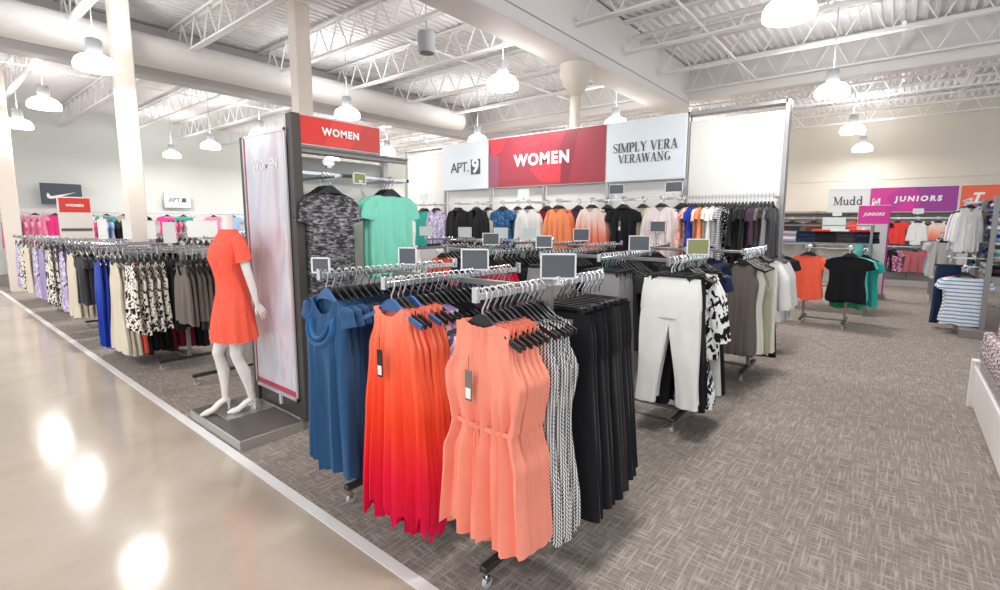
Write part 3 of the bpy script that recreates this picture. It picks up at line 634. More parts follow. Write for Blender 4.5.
# big women banner Y 3.65..6.05 -> local x runs toward -Y
t = board('hanging_banner', 'wide red banner reading WOMEN on the tall sign wall', (X7, 4.85, zb), F_AISLE, 2.40, H,
          face=poly_art('printed_face', 2.4, H, red1, [(red3, [(.66, 0), (1, 0), (1, 1), (.70, 1), (.62, .5)]), (red1, [(.72, 0), (1, .0), (1, 1), (.80, 1)]), (red2, [(.0, .83), (.12, 1), (0, 1)]), (red2, [(.22, 1), (.48, 1), (.48, .76), (.30, .66)]), (red2, [(.03, .6), (.14, .75), (.18, 1), (.02, 1)]), (red2, [(.4, .3), (.5, .05), (.66, .03), (.66, .5), (.5, .62)]), (red4, [(.0, 0), (.1, 0), (.12, .62), (0, .7)]), (red1, [(.1, .05), (.4, .1), (.32, .66), (.2, .74), (.1, .6)])]))
put(text_mesh('WOMEN', .27, .002, .010, 1.15, white_ink), t, -.02, H*.5)
t = board('hanging_banner', 'square pale sign with a dark square emblem left of the wide red banner', (X7, 6.665, zb), F_AISLE, 1.2, H, face=poly_art('printed_face', 1.2, H, signw, []))
put(text_mesh('APT.', .27, .002, .0, .9, ink), t, -.12, H*.47)
m = MB(); m.box(.0, .24, -.002, .002, 0, .28); o = m.build('emblem', ink, t, (.17, -.016, H*.47-.14), smooth=False)
o2 = obj('numeral', text_mesh('9', .36, .002, .012, 1, signw2), o, (.12, -.006, .145))
t = board('hanging_banner', 'square pale sign with two lines of serif letters, right of the wide red banner', (X7, 3.03, zb), F_AISLE, 1.19, H, face=poly_art('printed_face', 1.19, H, signw, []))
put(serif_mesh('SIMPLY VERA', .135, m=ink), t, 0, H*.56); put(serif_mesh('VERAWANG', .125, m=ink), t, 0, H*.37)
# gondola wall
t = sign_wall = thing('sign_wall', 'tall steel framed display wall with white panels carrying the banners and a clothes rail', 'display wall', (7, 0, 0))
for i, y in enumerate((1.21, 2.43, 3.65, 4.85, 6.05, 7.28, 8.5)):
    top = 3.17 if i < 2 or i > 5 else 2.6
    MB().box(-.02, .02, y-.025, y+.025, .0, top, .003).build('upright', steel, t)
    if i < 2: MB().box(.10, .14, y-.025, y+.025, 0, 3.17, .003).build('upright', steel, t)
for a, b in ((1.21, 2.43), (7.28, 8.5)): MB().box(-.02, .14, a, b, 3.12, 3.17, .003).build('top_bar', steel, t)
pan = mat('panel_white', '#e4e2df', .5)
for a, b, z0, z1 in ((1.24, 2.40, .2, 3.05), (2.46, 3.62, .2, 2.6), (3.68, 4.82, .2, 2.6), (4.88, 6.02, .2, 2.6), (6.08, 7.25, .2, 2.6), (7.31, 8.47, .2, 3.05)):
    MB().box(.03, .06, a, b, z0, z1).build('back_panel', pan, t, smooth=False)
MB().box(-.32, -.292, 1.22, 8.5, 1.966, 1.994, .003).build('hang_rail', chrome, t)
for y in (1.25, 2.43, 3.65, 4.85, 6.05, 7.28, 8.46): MB().box(-.30, 0, y-.008, y+.008, 1.955, 1.985).build('rail_bracket', chrome, t)
MB().box(-.45, .0, 1.22, 8.5, .0, .15, .005).build('base_deck', nickel, t)
# faceouts (looking down -X)
pl = 'on the tall sign wall'
def face(y, items, z=1.98, n0=0):
    if not n0: MB().box(-.55, -.3, y-.008, y+.008, z-.012, z+.01).build('hang_arm', chrome, sign_wall, smooth=False)
    row(6.50+n0, y, z, (1, 0, 0), .04, items, pl, F_AISLE, sc=.95)
face(7.42, [('tee', teal, 'teal and yellow top', 1), ('tee', olive, 'sage top', 1), ('jacket', black, 'black jacket at the far left', 2)])
face(7.05, [('blouse', lavprint, 'white and lavender printed blouse', 3)])
face(6.48, [('jacket', black, 'black open jacket', 3), ('jacket', charcoal, 'charcoal jacket', 1)])
face(6.03, [('jacket', black, 'plain black jacket beside the open one', 3)], n0=.03); face(5.84, [('blouse', cream, 'cream blouse behind the black jackets', 2)], n0=.16)
face(5.38, [('tee', paisley, 'blue printed button top', 3)]); face(5.15, [('blouse', lgrey, 'pale grey blouse', 2)], n0=.14)
face(4.82, [('blouse', white, 'white long blouse', 3)]); face(4.56, [('tee', maroon, 'maroon top', 2), ('tee', magenta, 'crimson top', 1)], n0=.14)
face(4.25, [('blouse', orange, 'orange blouse', 4)]); face(3.97, [('tee', plum, 'plum top', 2)], n0=.17)
face(3.65, [('blouse', pinkdip, 'white blouse fading to coral at the hem', 3)]); face(3.45, [('tee', black, 'black top behind the dip dyed blouse', 2)], n0=.14)
face(3.14, [('tee', black, 'black t-shirt with hanging tag', 3, {'tag1': tag_grey, 'zs': 1.05})]); face(2.9, [('blouse', cream, 'cream blouse', 2), ('tee', navy, 'navy top', 1)], n0=.13)
face(2.58, [('blouse', pattern('blush', '#eadfdd', 'heather', ['#e2d3d2'], 8), 'blush white blouse', 3, {'blue': True})]); face(2.34, [('tee', blue, 'blue top', 3)], n0=.12)
seq = [(pinkprint, 'peach printed top'), (pinkprint, 'peach printed top'), (royal, 'royal blue top'), (royal, 'royal blue top'), (pinkdip, 'pink and white top'), (orange, 'orange top'), (orange, 'orange top'), (offw, 'off white top'), (white, 'white top'), (white, 'white top'), (white, 'white top'), (stripe2, 'grey and white striped top'), (stripe2, 'grey and white striped top'), (dots, 'black top with white dots'), (dots, 'black top with white dots'), (black, 'black top'), (black, 'black top'), (black, 'black top'), (black, 'black top'), (black, 'black top'), (plum, 'dark plum top'), (plum, 'dark plum top'), (taupe, 'taupe top'), (charcoal, 'charcoal top'), (grey, 'mid grey top'), (charcoal, 'charcoal top')]
for i, (m_, tx) in enumerate(seq):
    o = hang('tee' if i % 3 else 'blouse', m_, tx, 'in the side hung row under the blank white panel', (6.69, 2.30-i*.042, 1.98), 0, zs=.95 if i % 2 else 1.05); o['_o'] = 1
for y, lb, cd in ((7.5, 'far left', card_pale), (3.3, 'above the tagged black t-shirt', card_grey), (2.45, 'above the peach printed tops', card_grey), (5.0, 'above the maroon top', card_pale)):
    price_sign(6.62, y, 2.03, 'small framed price sign on the tall sign wall rail, '+lb, .24, .14, F_AISLE, cd, .03)
price_sign(6.44, 2.58, 1.52, 'small grey price sign in front of the blush white blouse', .22, .15, F_AISLE, card_grey, .0)

# ------------------------------------------------------------------ end display with the graphic panel
plat_m = mat('platform_top', '#5b5552', .35, build=vary(.1, 5)); plat_s = mat('platform_side', '#a7a19d', .35, .5)
t = thing('display_platform', 'low grey metal platform under the mannequin beside the walkway', 'platform', (1.38, 3.57, 0))
MB().box(0, .48, 0, .95, .0, .08, .004).build('side_band', plat_s, t); MB().box(.008, .475, .008, .942, .078, .083).build('top_surface', plat_m, t, smooth=False)
MB().box(.485, 1.6, 0.02, .95, .0, .08, .004).build('rear_plinth', plat_s, t)
MB().box(.10, .47, .45, .80, .083, .088).build('mannequin_base', mat('base_plate', '#b7b1ad', .25, .6), t, smooth=False)
t = thing('end_display', 'dark framed end display stand with a red sign and a white back panel', 'display stand', (1.86, 3.57, .08))
MB().box(0, .07, -.04, .05, 0, 2.36, .004).build('upright', dark_metal, t); MB().box(0, .07, .76, .84, 0, 2.26, .004).build('upright', dark_metal, t); MB().box(1.06, 1.12, .3, .36, 0, 2.14, .004).build('upright', white_paint, t)
MB().box(0, 1.12, .36, .38, .05, 2.1).build('back_panel', mat('backing', '#efe9e5', .6), t, smooth=False)
MB().box(0, 1.12, .02, .06, 2.09, 2.13, .003).build('top_bar', nickel, t)
MB().box(.07, 1.1, -.02, .01, 1.92, 1.95, .003).build('hang_rail', chrome, t); MB().box(.07, 1.12, .0, .36, 2.125, 2.135).build('top_shelf', nickel, t, smooth=False)
MB().box(1.07, 1.1, -.02, .32, 1.92, 1.95).build('rail_bracket', chrome, t, smooth=False)
for x in (.27, .83): MB().box(x-.008, x+.008, -.16, .34, 1.90, 1.92).build('hang_arm', chrome, t, smooth=False)
for z in (.35, .75): MB().box(.07, 1.1, .0, .36, z, z+.02).build('shelf', nickel, t, smooth=False)
MB().box(.02, .06, .04, .78, .0, 2.2).build('side_board', dark_metal, t, smooth=False)
# graphic panel facing the walkway
def pgraph(m, nt, b, c):
    v = coord(nt, (2.2, 1, .8), (0, .5, 0)); n = noise(nt, v, 1.5, 2, .4, .6)
    o = ramp(nt, n, [(.3, lin('#c3b3c4')), (.42, lin('#ddd6de')), (.52, lin('#c8cddb')), (.62, lin('#e4e4ea')), (.75, lin('#cdc4c8'))])
    nt.links.new(o, b.inputs['Base Color']); b.inputs['Coat Weight'].default_value = .3
pg = mat('soft_print', '#dcd6dc', .22, build=pgraph)
pt = thing('graphic_panel', 'tall pale printed poster panel with silver frame and red border behind the mannequin', 'poster', (1.855, 3.965, .227), F_AISLE)
m = MB(); wd, ht = .355, 2.11
m.box(-wd, wd, -.012, .0, 0, .03).box(-wd, wd, -.012, .0, ht-.02, ht).box(-wd, -wd+.02, -.012, 0, 0, ht).box(wd-.02, wd, -.012, 0, 0, ht).build('frame', mat('silver_frame', '#c6c6cc', .3, .4), pt, smooth=False)
MB().box(-wd+.02, wd-.02, -.006, 0, .03, ht-.02).build('print', pg, pt, smooth=False)
m = MB(); m.box(-wd+.02, wd-.02, -.008, -.006, .03, .075); m.box(-wd+.02, -wd+.035, -.008, -.006, .03, ht-.02); m.box(wd-.032, wd-.02, -.008, -.006, .03, ht-.02); m.build('red_border', mat('border_red', '#b83a55', .4), pt, smooth=False)
put(text_mesh('WOMEN', .10, .001, .003, 1.05, mat('print_white', '#f3f0f5', .4)), pt, .02, ht-.25, -.009)
sr = mat('sign_red', '#d9332c', .4); sr2 = mat('sign_red_bright', '#e0453c', .4)  # base red and a brighter red for one printed facet
t = board('header_sign', 'small red sign reading WOMEN on top of the end display', (2.275, 3.56, 2.23), 0, .74, .205, edge=mat('sign_edge', '#c9c6c6', .4), face=poly_art('printed_face', .74, .205, sr, [(sr2, [(.3, 0), (.62, 0), (.8, 1), (.4, 1)]), (mat('sign_red_muted', '#c8433c', .4), [(.62, 0), (1, 0), (1, 1), (.8, 1)])]))
put(text_mesh('WOMEN', .078, .001, .003, 1.15, white_ink), t, .0, .105)
pl = 'on the end display'
row(2.13, 3.50, 1.995, (0, 1, 0), .045, [('draped_tee', heather, 'dark grey heather t-shirt', 4)], pl, .0, sc=.92, zs=1.08)
row(2.69, 3.46, 1.995, (0, 1, 0), .045, [('draped_tee', mint, 'mint green draped t-shirt', 4)], pl, .0, sc=1.05)
price_sign(2.38, 3.47, 1.98, 'small olive price sign between the grey and the mint t-shirts', .13, .09, .1, card_green, -.03)
price_sign(2.15, 3.54, 2.08, 'small white card clipped to the top rail above the grey t-shirts', .1, .05, 0, tag_white, .0)
row(2.22, 3.62, 1.05, (0, 1, 0), .05, [('tee', black, 'black top under the grey heather t-shirts', 4)], 'low on the end display', .1)
row(2.68, 3.62, 1.05, (0, 1, 0), .05, [('tee', charcoal, 'charcoal top under the mint t-shirts', 4)], 'low on the end display', .1)

# ------------------------------------------------------------------ mannequin
def body():
    m = MB(); n = 20
    def el(c, rx, ry, tilt=0): return [(c[0]+rx*cos(2*pi*a/n), c[1]+ry*sin(2*pi*a/n)+0, c[2]+tilt*cos(2*pi*a/n)) for a in range(n)]
    m.loft([el((0, .01, z), rx, ry) for z, rx, ry in ((.80, .10, .09), (.84, .155, .115), (.90, .172, .122), (.97, .160, .112), (1.05, .125, .092), (1.12, .115, .085), (1.2, .135, .10), (1.27, .155, .12), (1.34, .16, .11), (1.40, .165, .085), (1.44, .14, .07), (1.465, .09, .06), (1.50, .055, .055), (1.56, .048, .05), (1.60, .047, .049), (1.605, .04, .042))])
    for s in (-1, 1):       # bust
        m.lathe([(.005, -.05), (.045, -.04), (.055, 0), (.045, .04), (.005, .05)], 14, (s*.07, -.07, 1.28))
    def limb(pts): m.tube([p[0] for p in pts], [p[1] for p in pts], 18)
    # legs: s=+1 her left (towards the camera), feet in heels
    for s, kx, ky, ax, ay, dx, dy in ((1, .085, -.03, .10, .075, -.05, -.13), (-1, -.09, -.12, -.085, -.085, 0, -.15)):
        limb([((s*.085, .02, .88), .088), ((s*.088, .0, .74), .078), ((s*.087, (ky)*.6, .60), .064), ((kx, ky, .49), .05), ((kx, ky+.015, .44), .046), ((kx+(ax-kx)*.3, ky+(ay-ky)*.3+.03, .34), .053), ((kx+(ax-kx)*.7, ky+(ay-ky)*.7+.015, .22), .036), ((ax, ay, .12), .027), ((ax, ay+.005, .09), .03)])
        m.tube([(ax, ay+.018, .10), (ax+dx*.3, ay+dy*.35, .075), (ax+dx*.75, ay+dy*.8, .03), (ax+dx*1.05, ay+dy*1.15, .020), (ax+dx*1.4, ay+dy*1.5, .014)], [.03, .033, .032, .033, .012], 14, flat=.75)
        m.tube([(ax, ay+.024, .09), (ax, ay+.03, .04), (ax, ay+.028, .0)], [.024, .011, .009], 10)
    for s, el_, wr in ((1, (.245, .055, 1.14), (.25, .11, .91)), (-1, (-.235, .05, 1.14), (-.24, .10, .93))):
        limb([((s*.14, .01, 1.41), .05), ((s*.185, .01, 1.385), .046), ((s*.215, .03, 1.28), .042), (el_, .035), (((el_[0]+wr[0])/2, (el_[1]+wr[1])/2, (el_[2]+wr[2])/2+.02), .033), (wr, .021)])
        w_ = Vector(wr); d = Vector((.0, .55 if s > 0 else .2, -.83)).normalized(); sd = Vector((s*.15, -.83 if s > 0 else -.9, -.5)); sd = (sd-d*sd.dot(d)).normalized(); nn = d.cross(sd)
        m.loft([[w_+d*q+sd*(a_*cos(2*pi*a/14))+nn*(b_*sin(2*pi*a/14)) for a in range(14)] for q, a_, b_ in ((-.01, .02, .018), (.03, .029, .014), (.06, .037, .013), (.088, .034, .011))])
        for i, (off, ln) in enumerate(((-.030, .056), (-.010, .070), (.010, .076), (.030, .068))):
            b = w_+d*.075+sd*off; k1 = b+d*ln*.5+nn*.004*s; k2 = b+d*ln+nn*.014*s; m.tube([b-d*.02, b, k1, k2], [.0085, .008, .0072, .005], 8)
        b = w_+d*.02+sd*.028; m.tube([b-sd*.01, b+d*.02+sd*.018, b+d*.05+sd*.028], [.011, .01, .0065], 8)
    me = m.mesh('mannequin', mat('mannequin_white', '#ebe6e1', .3), True)
    o = obj('mannequin', me); md = o.modifiers.new('r', 'REMESH'); md.mode = 'VOXEL'; md.voxel_size = .0036; md.use_smooth_shade = True
    sm = o.modifiers.new('s', 'SMOOTH'); sm.iterations = 4; sm.factor = .5
    bpy.context.view_layer.update(); me2 = bpy.data.meshes.new_from_object(o.evaluated_get(bpy.context.evaluated_depsgraph_get())); me2.name = 'mannequin'
    bpy.data.objects.remove(o); return me2
mq = obj('mannequin', body(), None, (1.63, 4.18, .088), F_AISLE); mq.scale = (.9, .85, 1); tag(mq, 'headless white mannequin in high heels wearing a coral lace dress', 'mannequin')
def lace(m, nt, b, c):
    v = coord(nt); vo = N(nt, 'ShaderNodeTexVoronoi', feature='DISTANCE_TO_EDGE'); vo.inputs['Scale'].default_value = 48; nt.links.new(v, vo.inputs['Vector'])
    nt.links.new(ramp(nt, vo.outputs[0], [(.02, lin('#fa5a48')), (.12, lin('#ff6c55'))]), b.inputs['Base Color']); bump(nt, b, vo.outputs[0], .5, .004)
lace_m = mat('coral_lace', '#fb6350', .8, build=lace, spec=.2)
m = MB(); rings = []; n = 64
for z, rx, ry, cy in ((1.495, .085, .062, .012), (1.475, .125, .075, .01), (1.44, .165, .085, .01), (1.38, .180, .125, -.01), (1.32, .180, .15, -.015), (1.26, .174, .155, -.018), (1.18, .157, .135, -.008), (1.10, .148, .122, .0), (1.06, .154, .125, .005), (.98, .172, .132, .01), (.88, .19, .152, .005), (.78, .205, .168, .0), (.68, .218, .182, 0), (.605, .226, .19, 0)):
    k = max(0, min(1, (1.0-z)/.35)); rings.append([((rx+.016*k*sin(11*2*pi*a/n))*cos(2*pi*a/n), cy+(ry+.016*k*sin(11*2*pi*a/n+.7))*sin(2*pi*a/n), z+.004*k*sin(22*pi*a/n)) for a in range(n)])
m.loft(rings, cap=False)
for s in (-1, 1):
    m.tube([(s*.13, .01, 1.425), (s*.185, .012, 1.40), (s*.215, .022, 1.33), (s*.232, .035, 1.245)], [.055, .06, .062, .072], 20, cap=False)
o = m.build('dress', lace_m, mq); o['label'] = 'knee length coral lace dress with short sleeves'
for p in o.data.polygons: p.use_smooth = True

# ------------------------------------------------------------------ racks along the walkway, left
def lrack(y, label, rails): rack(1.95, y, label, rails=rails, half=.52, z=1.315)
rack(2.0, 5.42, 'chrome clothes rack of taupe and dark tops right behind the mannequin', rails=(0,), half=.5)
pl = 'on the rack behind the mannequin'
row(1.68, 5.42, 1.34, (1, 0, 0), .045, [('tank_top', taupe, 'taupe sleeveless top', 5, {'zs': .98}), ('tee', charcoal, 'charcoal top', 8)], pl, F_AISLE)
lrack(6.85, 'chrome clothes rack of floral and cream dresses left of the mannequin', (-.6, 0, .6))
pl = 'on the floral rack'
row(1.47, 6.25, 1.30, (1, 0, 0), .065, [('sleeveless_dress', floral, 'black and cream floral dress', 5, {'zs': .8}), ('sleeveless_dress', black, 'black dress', 7, {'zs': .8}), ('tee', taupe, 'taupe top', 4)], pl, F_AISLE)
row(1.47, 6.85, 1.30, (1, 0, 0), .05, [('long_dress', cream, 'long cream sleeveless dress', 3), ('long_dress', tomato, 'bright coral long dress', 1), ('long_dress', black, 'long black dress', 5), ('long_dress', maroon, 'long maroon dress', 4, {'step': .06}), ('long_dress', black, 'long black dress further in', 3)], pl, F_AISLE)
row(1.44, 7.45, 1.30, (1, 0, 0), .05, [('jumpsuit', royal, 'royal blue jumpsuit', 3), ('long_dress', navy, 'navy long dress', 3), ('sleeveless_dress', cream, 'cream dress', 4), ('tee', charcoal, 'charcoal top', 4)], pl, F_AISLE)
lrack(9.05, 'chrome clothes rack of cream clothes before the thick beige column', (-.6, 0, .6))
pl = 'on the cream rack'
for dy, its in ((-.6, [('tee', charcoal, 'charcoal top', 3), ('blouse', white, 'white blouse', 4), ('tee', black, 'black top', 4)]), (0, [('sleeveless_dress', cream, 'cream sleeveless dress', 5), ('sleeveless_dress', taupe, 'taupe dress', 3), ('blouse', black, 'black blouse', 4)]), (.6, [('sleeveless_dress', lavprint, 'lavender print dress', 4), ('sleeveless_dress', floral, 'dark floral dress', 4)])):
    row(1.46, 9.05+dy, 1.32, (1, 0, 0), .065, its, pl, F_AISLE)
lrack(11.3, 'chrome clothes rack of lavender and floral dresses along the walkway', (-.6, 0, .6))
pl = 'on the lavender rack'
for dy, its in ((-.6, [('sleeveless_dress', floral, 'dark floral dress', 3), ('tee', black, 'black top', 4)]), (0, [('sleeveless_dress', lav, 'lavender dress', 5), ('blouse', grey, 'mid grey blouse', 4)]), (.6, [('sleeveless_dress', lavprint, 'lavender print dress', 4), ('tee', black, 'black top', 4)])):
    row(1.46, 11.3+dy, 1.32, (1, 0, 0), .075, its, pl, F_AISLE)
lrack(13.4, 'chrome clothes rack of cream and dark clothes furthest along the walkway', (-.55, .0, .55))
pl = 'on the furthest walkway rack'
for dy, its in ((-.55, [('sleeveless_dress', cream, 'cream dress', 4), ('tee', olive, 'sage top', 2)]), (0, [('sleeveless_dress', floral, 'dark floral dress', 6)]), (.55, [('sleeveless_dress', lavprint, 'lavender print dress', 5), ('tee', black, 'black top', 3)])):
    row(1.46, 13.4+dy, 1.32, (1, 0, 0), .08, its, pl, F_AISLE)
def back_rack(x, y, label, pl, cols):
    rack(x, y, label, rails=(-.45, .45))
    for dy in (-.45, .45):
        row(x-.45, y+dy, 1.36, (1, 0, 0), .1, cols, pl, F_AISLE)
back_rack(4.75, 7.5, 'chrome rack of dark clothes in the second row behind the floral rack', 'on the second row rack behind the floral rack', [('tee', black, 'black top', 4), ('tee', charcoal, 'charcoal top', 4)])
back_rack(3.7, 9.6, 'chrome rack of grey clothes in the second row beside the beige column', 'on the second row rack beside the column', [('tee', grey, 'mid grey top', 4), ('tee', navy, 'navy top', 4)])
back_rack(3.7, 12.2, 'chrome rack of dark clothes in the second row near the far left', 'on the second row rack near the far left', [('tee', black, 'black top', 4), ('blouse', white, 'white blouse', 4)])
back_rack(5.6, 12.4, 'chrome rack of mixed clothes in the third row near the far left', 'on the third row rack', [('tee', charcoal, 'charcoal top', 4), ('tee', maroon, 'maroon top', 3)])
for i, (x, y, a, b_, lb) in enumerate(((1.9, 9.3, .12, .3, 'white price card above the cream rack, left'), (2.15, 9.1, .12, .3, 'white price card above the cream rack, middle'), (2.4, 8.9, .12, .28, 'white price card above the cream rack, right'), (2.1, 7.1, .14, .26, 'white price card above the floral rack'), (3.2, 9.2, .46, .28, 'large blank white card above the floral rack'), (3.5, 7.4, .14, .25, 'white price card behind the floral rack'), (2.1, 12, .16, .3, 'white price card above the lavender rack'))):
    price_sign(x, y, 1.36, lb, a, b_, F_AISLE+.9, tag_white, .01)
# red-headed sign stand
t = thing('sign_stand', 'tall white sign stand with a red header among the far left racks', 'sign', (2.06, 11.9, 0), -.1)
MB().box(-.24, .24, -.02, .02, .1, 2.07, .004).build('panel', mat('stand_cream', '#e2ddd6', .5), t); MB().box(-.215, .215, -.024, -.02, 1.79, 2.05).build('header', sr, t, smooth=False)
put(text_mesh('WOMEN', .06, .001, .003, 1.1, white_ink), t, 0, 1.915, -.026); MB().box(-.26, .26, -.2, .2, 0, .1, .005).build('base', nickel, t); MB().box(-.215, .215, -.03, -.02, 1.45, 1.5).build('shelf_edge', taupe, t, smooth=False)

# ------------------------------------------------------------------ far left wall department
yw = YL-.03
t = board('wall_sign', 'small white wall sign with grey letters high on the far left wall', (6.45, yw-.3, 2.12), 0, .82, .52, edge=mat('sign_edge_grey', '#b9bcc0', .5), face=poly_art('printed_face', .82, .52, signw2, []))
put(text_mesh('APT.', .22, .001, .002, .95, ink), t, -.08, .26); MB().box(0, .14, -.002, .002, 0, .15).build('emblem', ink, t, (.13, -.016, .19), smooth=False)
t = board('wall_sign', 'dark grey wall sign with a white curved emblem on the far left wall', (3.3, yw-.3, 2.15), 0, .95, .62, edge=dark_metal, face=poly_art('printed_face', .95, .62, mat('sign_slate', '#4a5563', .5), []))
m = MB(); top = []; bot = []
sw = [(-.32, .0, .10), (-.34, -.07, -.0), (-.31, -.12, -.09), (-.2, -.14, -.13)]
pts = [(-.33, .06), (-.36, -.02), (-.34, -.10), (-.27, -.13), (-.15, -.10), (.35, .10), (-.14, -.02), (-.24, -.045), (-.28, -.02), (-.29, .02)]
m.add([(a, -.016, b) for a, b in pts]+[(a, -.013, b) for a, b in pts], [tuple(range(10)), tuple(range(19, 9, -1))]+[(i, (i+1) % 10, 10+(i+1) % 10, 10+i) for i in range(10)])
m.build('emblem', white_ink, t, (0, 0, .28), smooth=False)
t = thing('wall_display', 'long low display fixture of shelves standing against the far left wall', 'display fixture', (8, YL-.5, 0))
MB().box(-6, 8, .3, .36, .1, 2.0).build('back_panel', pan, t, smooth=False); MB().box(-6, 8, -.1, .3, 0, .2, .005).build('base_deck', white_paint, t)
for z in (.7, 1.15): MB().box(-6, 8, -.05, .3, z, z+.03).build('shelf', white_paint, t, smooth=False)
MB().box(-6, 8, -.0, .03, 1.88, 1.91).build('hang_rail', chrome, t, smooth=False)
pal = [(hotpink, 'hot pink'), (teal, 'teal'), (pink, 'pink'), (skyb, 'sky blue'), (teal, 'teal'), (lgrey, 'light grey'), (pink, 'pink'), (black, 'black'), (skyb, 'sky blue')]
far = [(2.6, pink, 'pink'), (3.05, hotpink, 'hot pink'), (3.5, magenta, 'crimson'), (3.9, white, 'white'), (4.3, teal, 'teal'), (4.75, olive, 'sage'), (5.2, black, 'black'), (6.0, hotpink, 'hot pink'), (6.5, teal, 'teal'), (7.5, pink, 'pink'), (8.2, skyb, 'sky blue'), (8.9, teal, 'teal'), (9.6, lgrey, 'light grey'), (10.3, rose, 'dusty rose'), (11.0, charcoal, 'charcoal'), (11.8, navy, 'navy'), (12.6, white, 'white'), (13.4, pink, 'pink'), (14.2, black, 'black'), (15, orange, 'orange')]
for x, m_, cn in far:
    o = hang('tee', m_, cn+' top', 'on the far left wall', (x, YL-.62, 1.93), 0, sc=1.15); o['_o'] = 1
for x, m_, cn in far[::2]:
    o = hang('tee', m_, cn+' top', 'low on the far left wall', (x+.3, YL-.62, 1.1), 0); o['_o'] = 1

# folded stacks
def folded_me(seed):
    r = random.Random(seed); m = MB(); rings = []
    for z, k in ((0, .94), (.006, 1), (.03, 1.01), (.045, .98), (.05, .9)):
        rings.append([(.14*k*math.copysign(abs(cos(a))**.35, cos(a))+r.uniform(-.003, .003), .17*k*math.copysign(abs(sin(a))**.35, sin(a))+r.uniform(-.003, .003), z+.004*sin(3*a+seed)) for a in [2*pi*i/20 for i in range(20)]])
    m.loft(rings); return m.mesh('folded_garment', MATS['white_paint'])
FM = [folded_me(i) for i in range(3)]
def stack(x, y, z, mats_, place, n=4):
    for i in range(n):
        m_, cn = mats_[i % len(mats_)]
        o = obj('folded_top', FM[i % 3], None, (x+random.uniform(-.01, .01), y+random.uniform(-.01, .01), z+i*.05), random.uniform(-.06, .06), m_)
        tag(o, words(f'folded {cn} top {place}, {["bottom", "second from bottom", "third from bottom", "fourth from bottom", "fifth from bottom", "sixth from bottom"][i]} of its stack'), 'folded clothes', 'folded tops '+place)

# pink sportswear tables at far left
for j, (x, y, lb) in enumerate(((.6, 18.2, 'low white table of folded sportswear beyond the far end of the walkway'), (3.2, 17.6, 'low white table of folded sportswear before the far left wall'))):
    t = thing('display_table', lb, 'table', (x, y, 0)); MB().box(-.9, .9, -.4, .4, .72, .77, .005).build('table_top', white_paint, t)
    for sx in (-.8, .8):
        for sy in (-.33, .33): MB().box(sx-.02, sx+.02, sy-.02, sy+.02, 0, .72).build('leg', white_paint, t, smooth=False)
    for i, (m_, cn) in enumerate(((hotpink, 'hot pink'), (skyb, 'sky blue'), (white, 'white'), (teal, 'teal'), (pink, 'pink'))):
        stack(x-.68+i*.33, y, .77, [(m_, cn)], f'on the {"walkway end" if j == 0 else "far wall"} sportswear table')
rack(.75, 17.3, 'chrome rack of purple dresses at the far end of the walkway', rails=(0,), half=.4)
row(.45, 17.3, 1.36, (1, 0, 0), .1, [('sleeveless_dress', purple, 'purple dress', 5)], 'at the far end of the walkway', F_AISLE, sc=1.1)
for x, y, cs, nm in ((1.9, 17.0, [('tee', hotpink, 'hot pink sport top', 3), ('tee', pink, 'pink sport top', 3)], 'left'), (3.3, 15.6, [('tee', hotpink, 'hot pink sport top', 2), ('tee', skyb, 'sky blue sport top', 2), ('tee', black, 'black sport top', 2)], 'middle'), (5.4, 17.2, [('tee', pink, 'pink sport top', 3), ('tee', lgrey, 'light grey sport top', 3)], 'right')):
    rack(x, y, f'high chrome rack of sport tops before the far left wall, {nm}', rails=(0,), half=.4, z=1.75)
    row(x-.3, y, 1.75, (1, 0, 0), .12, cs, f'on the {nm} sportswear rack', F_AISLE)

# ------------------------------------------------------------------ juniors department
jx = 16.9
t = thing('wall_display', 'long grey display fixture under the magenta and orange banners on the back wall', 'display fixture', (jx, 0, 0))
bkm = mat('fixture_grey', '#a5a09d', .5)
MB().box(.1, .16, -5, 3.2, .1, 2.0).build('back_panel', bkm, t, smooth=False); MB().box(-.5, .1, -5, 3.2, 0, .16, .005).build('base_deck', bkm, t)
for i, y in enumerate((3.2, 2.0, .72, -.2, -1.1, -2.3, -3.5, -4.9)): MB().box(.05, .1, y-.02, y+.02, 0, 2.0).build('upright', nickel, t, smooth=False)
for z in (1.78, 1.03): MB().box(-.32, -.29, -5, 3.2, z, z+.03).build('hang_rail', chrome, t, smooth=False)
for y in (3.1, .7, -1.1, -3.5): MB().box(-.3, .1, y-.01, y+.01, 1.78, 1.8).box(-.3, .1, y-.01, y+.01, 1.03, 1.05).build('rail_bracket', chrome, t, smooth=False)
for z in ():  MB().box(-.22, -.19, -5, 3.2, z, z+.03).build('hang_rail', chrome, t, smooth=False)
MB().box(-.22, .1, -5, 3.2, 1.93, 1.95).build('top_shelf', nickel, t, smooth=False)
mg1 = mat('print_magenta', '#c0309a', .4); mg2 = mat('print_violet', '#9d3a98', .4); mg3 = mat('print_pink', '#dd2f9c', .4); og = mat('print_orange', '#ee6a48', .4)
t = board('wall_sign', 'magenta banner reading JUNIORS on the back wall', (jx, -.155, 1.97), F_AISLE, 1.80, .64, face=poly_art('printed_face', 1.8, .64, mg1, [(mg3, [(0, 0), (.3, 0), (.2, .6), (.35, 1), (0, 1)]), (mg3, [(.28, 0), (.55, 0), (.5, .6)]), (mg2, [(.55, 0), (1, 0), (1, 1), (.5, 1), (.62, .5)])]))
put(text_mesh('JUNIORS', .185, .002, .010, 1.4, white_ink, .08), t, .12, .33)
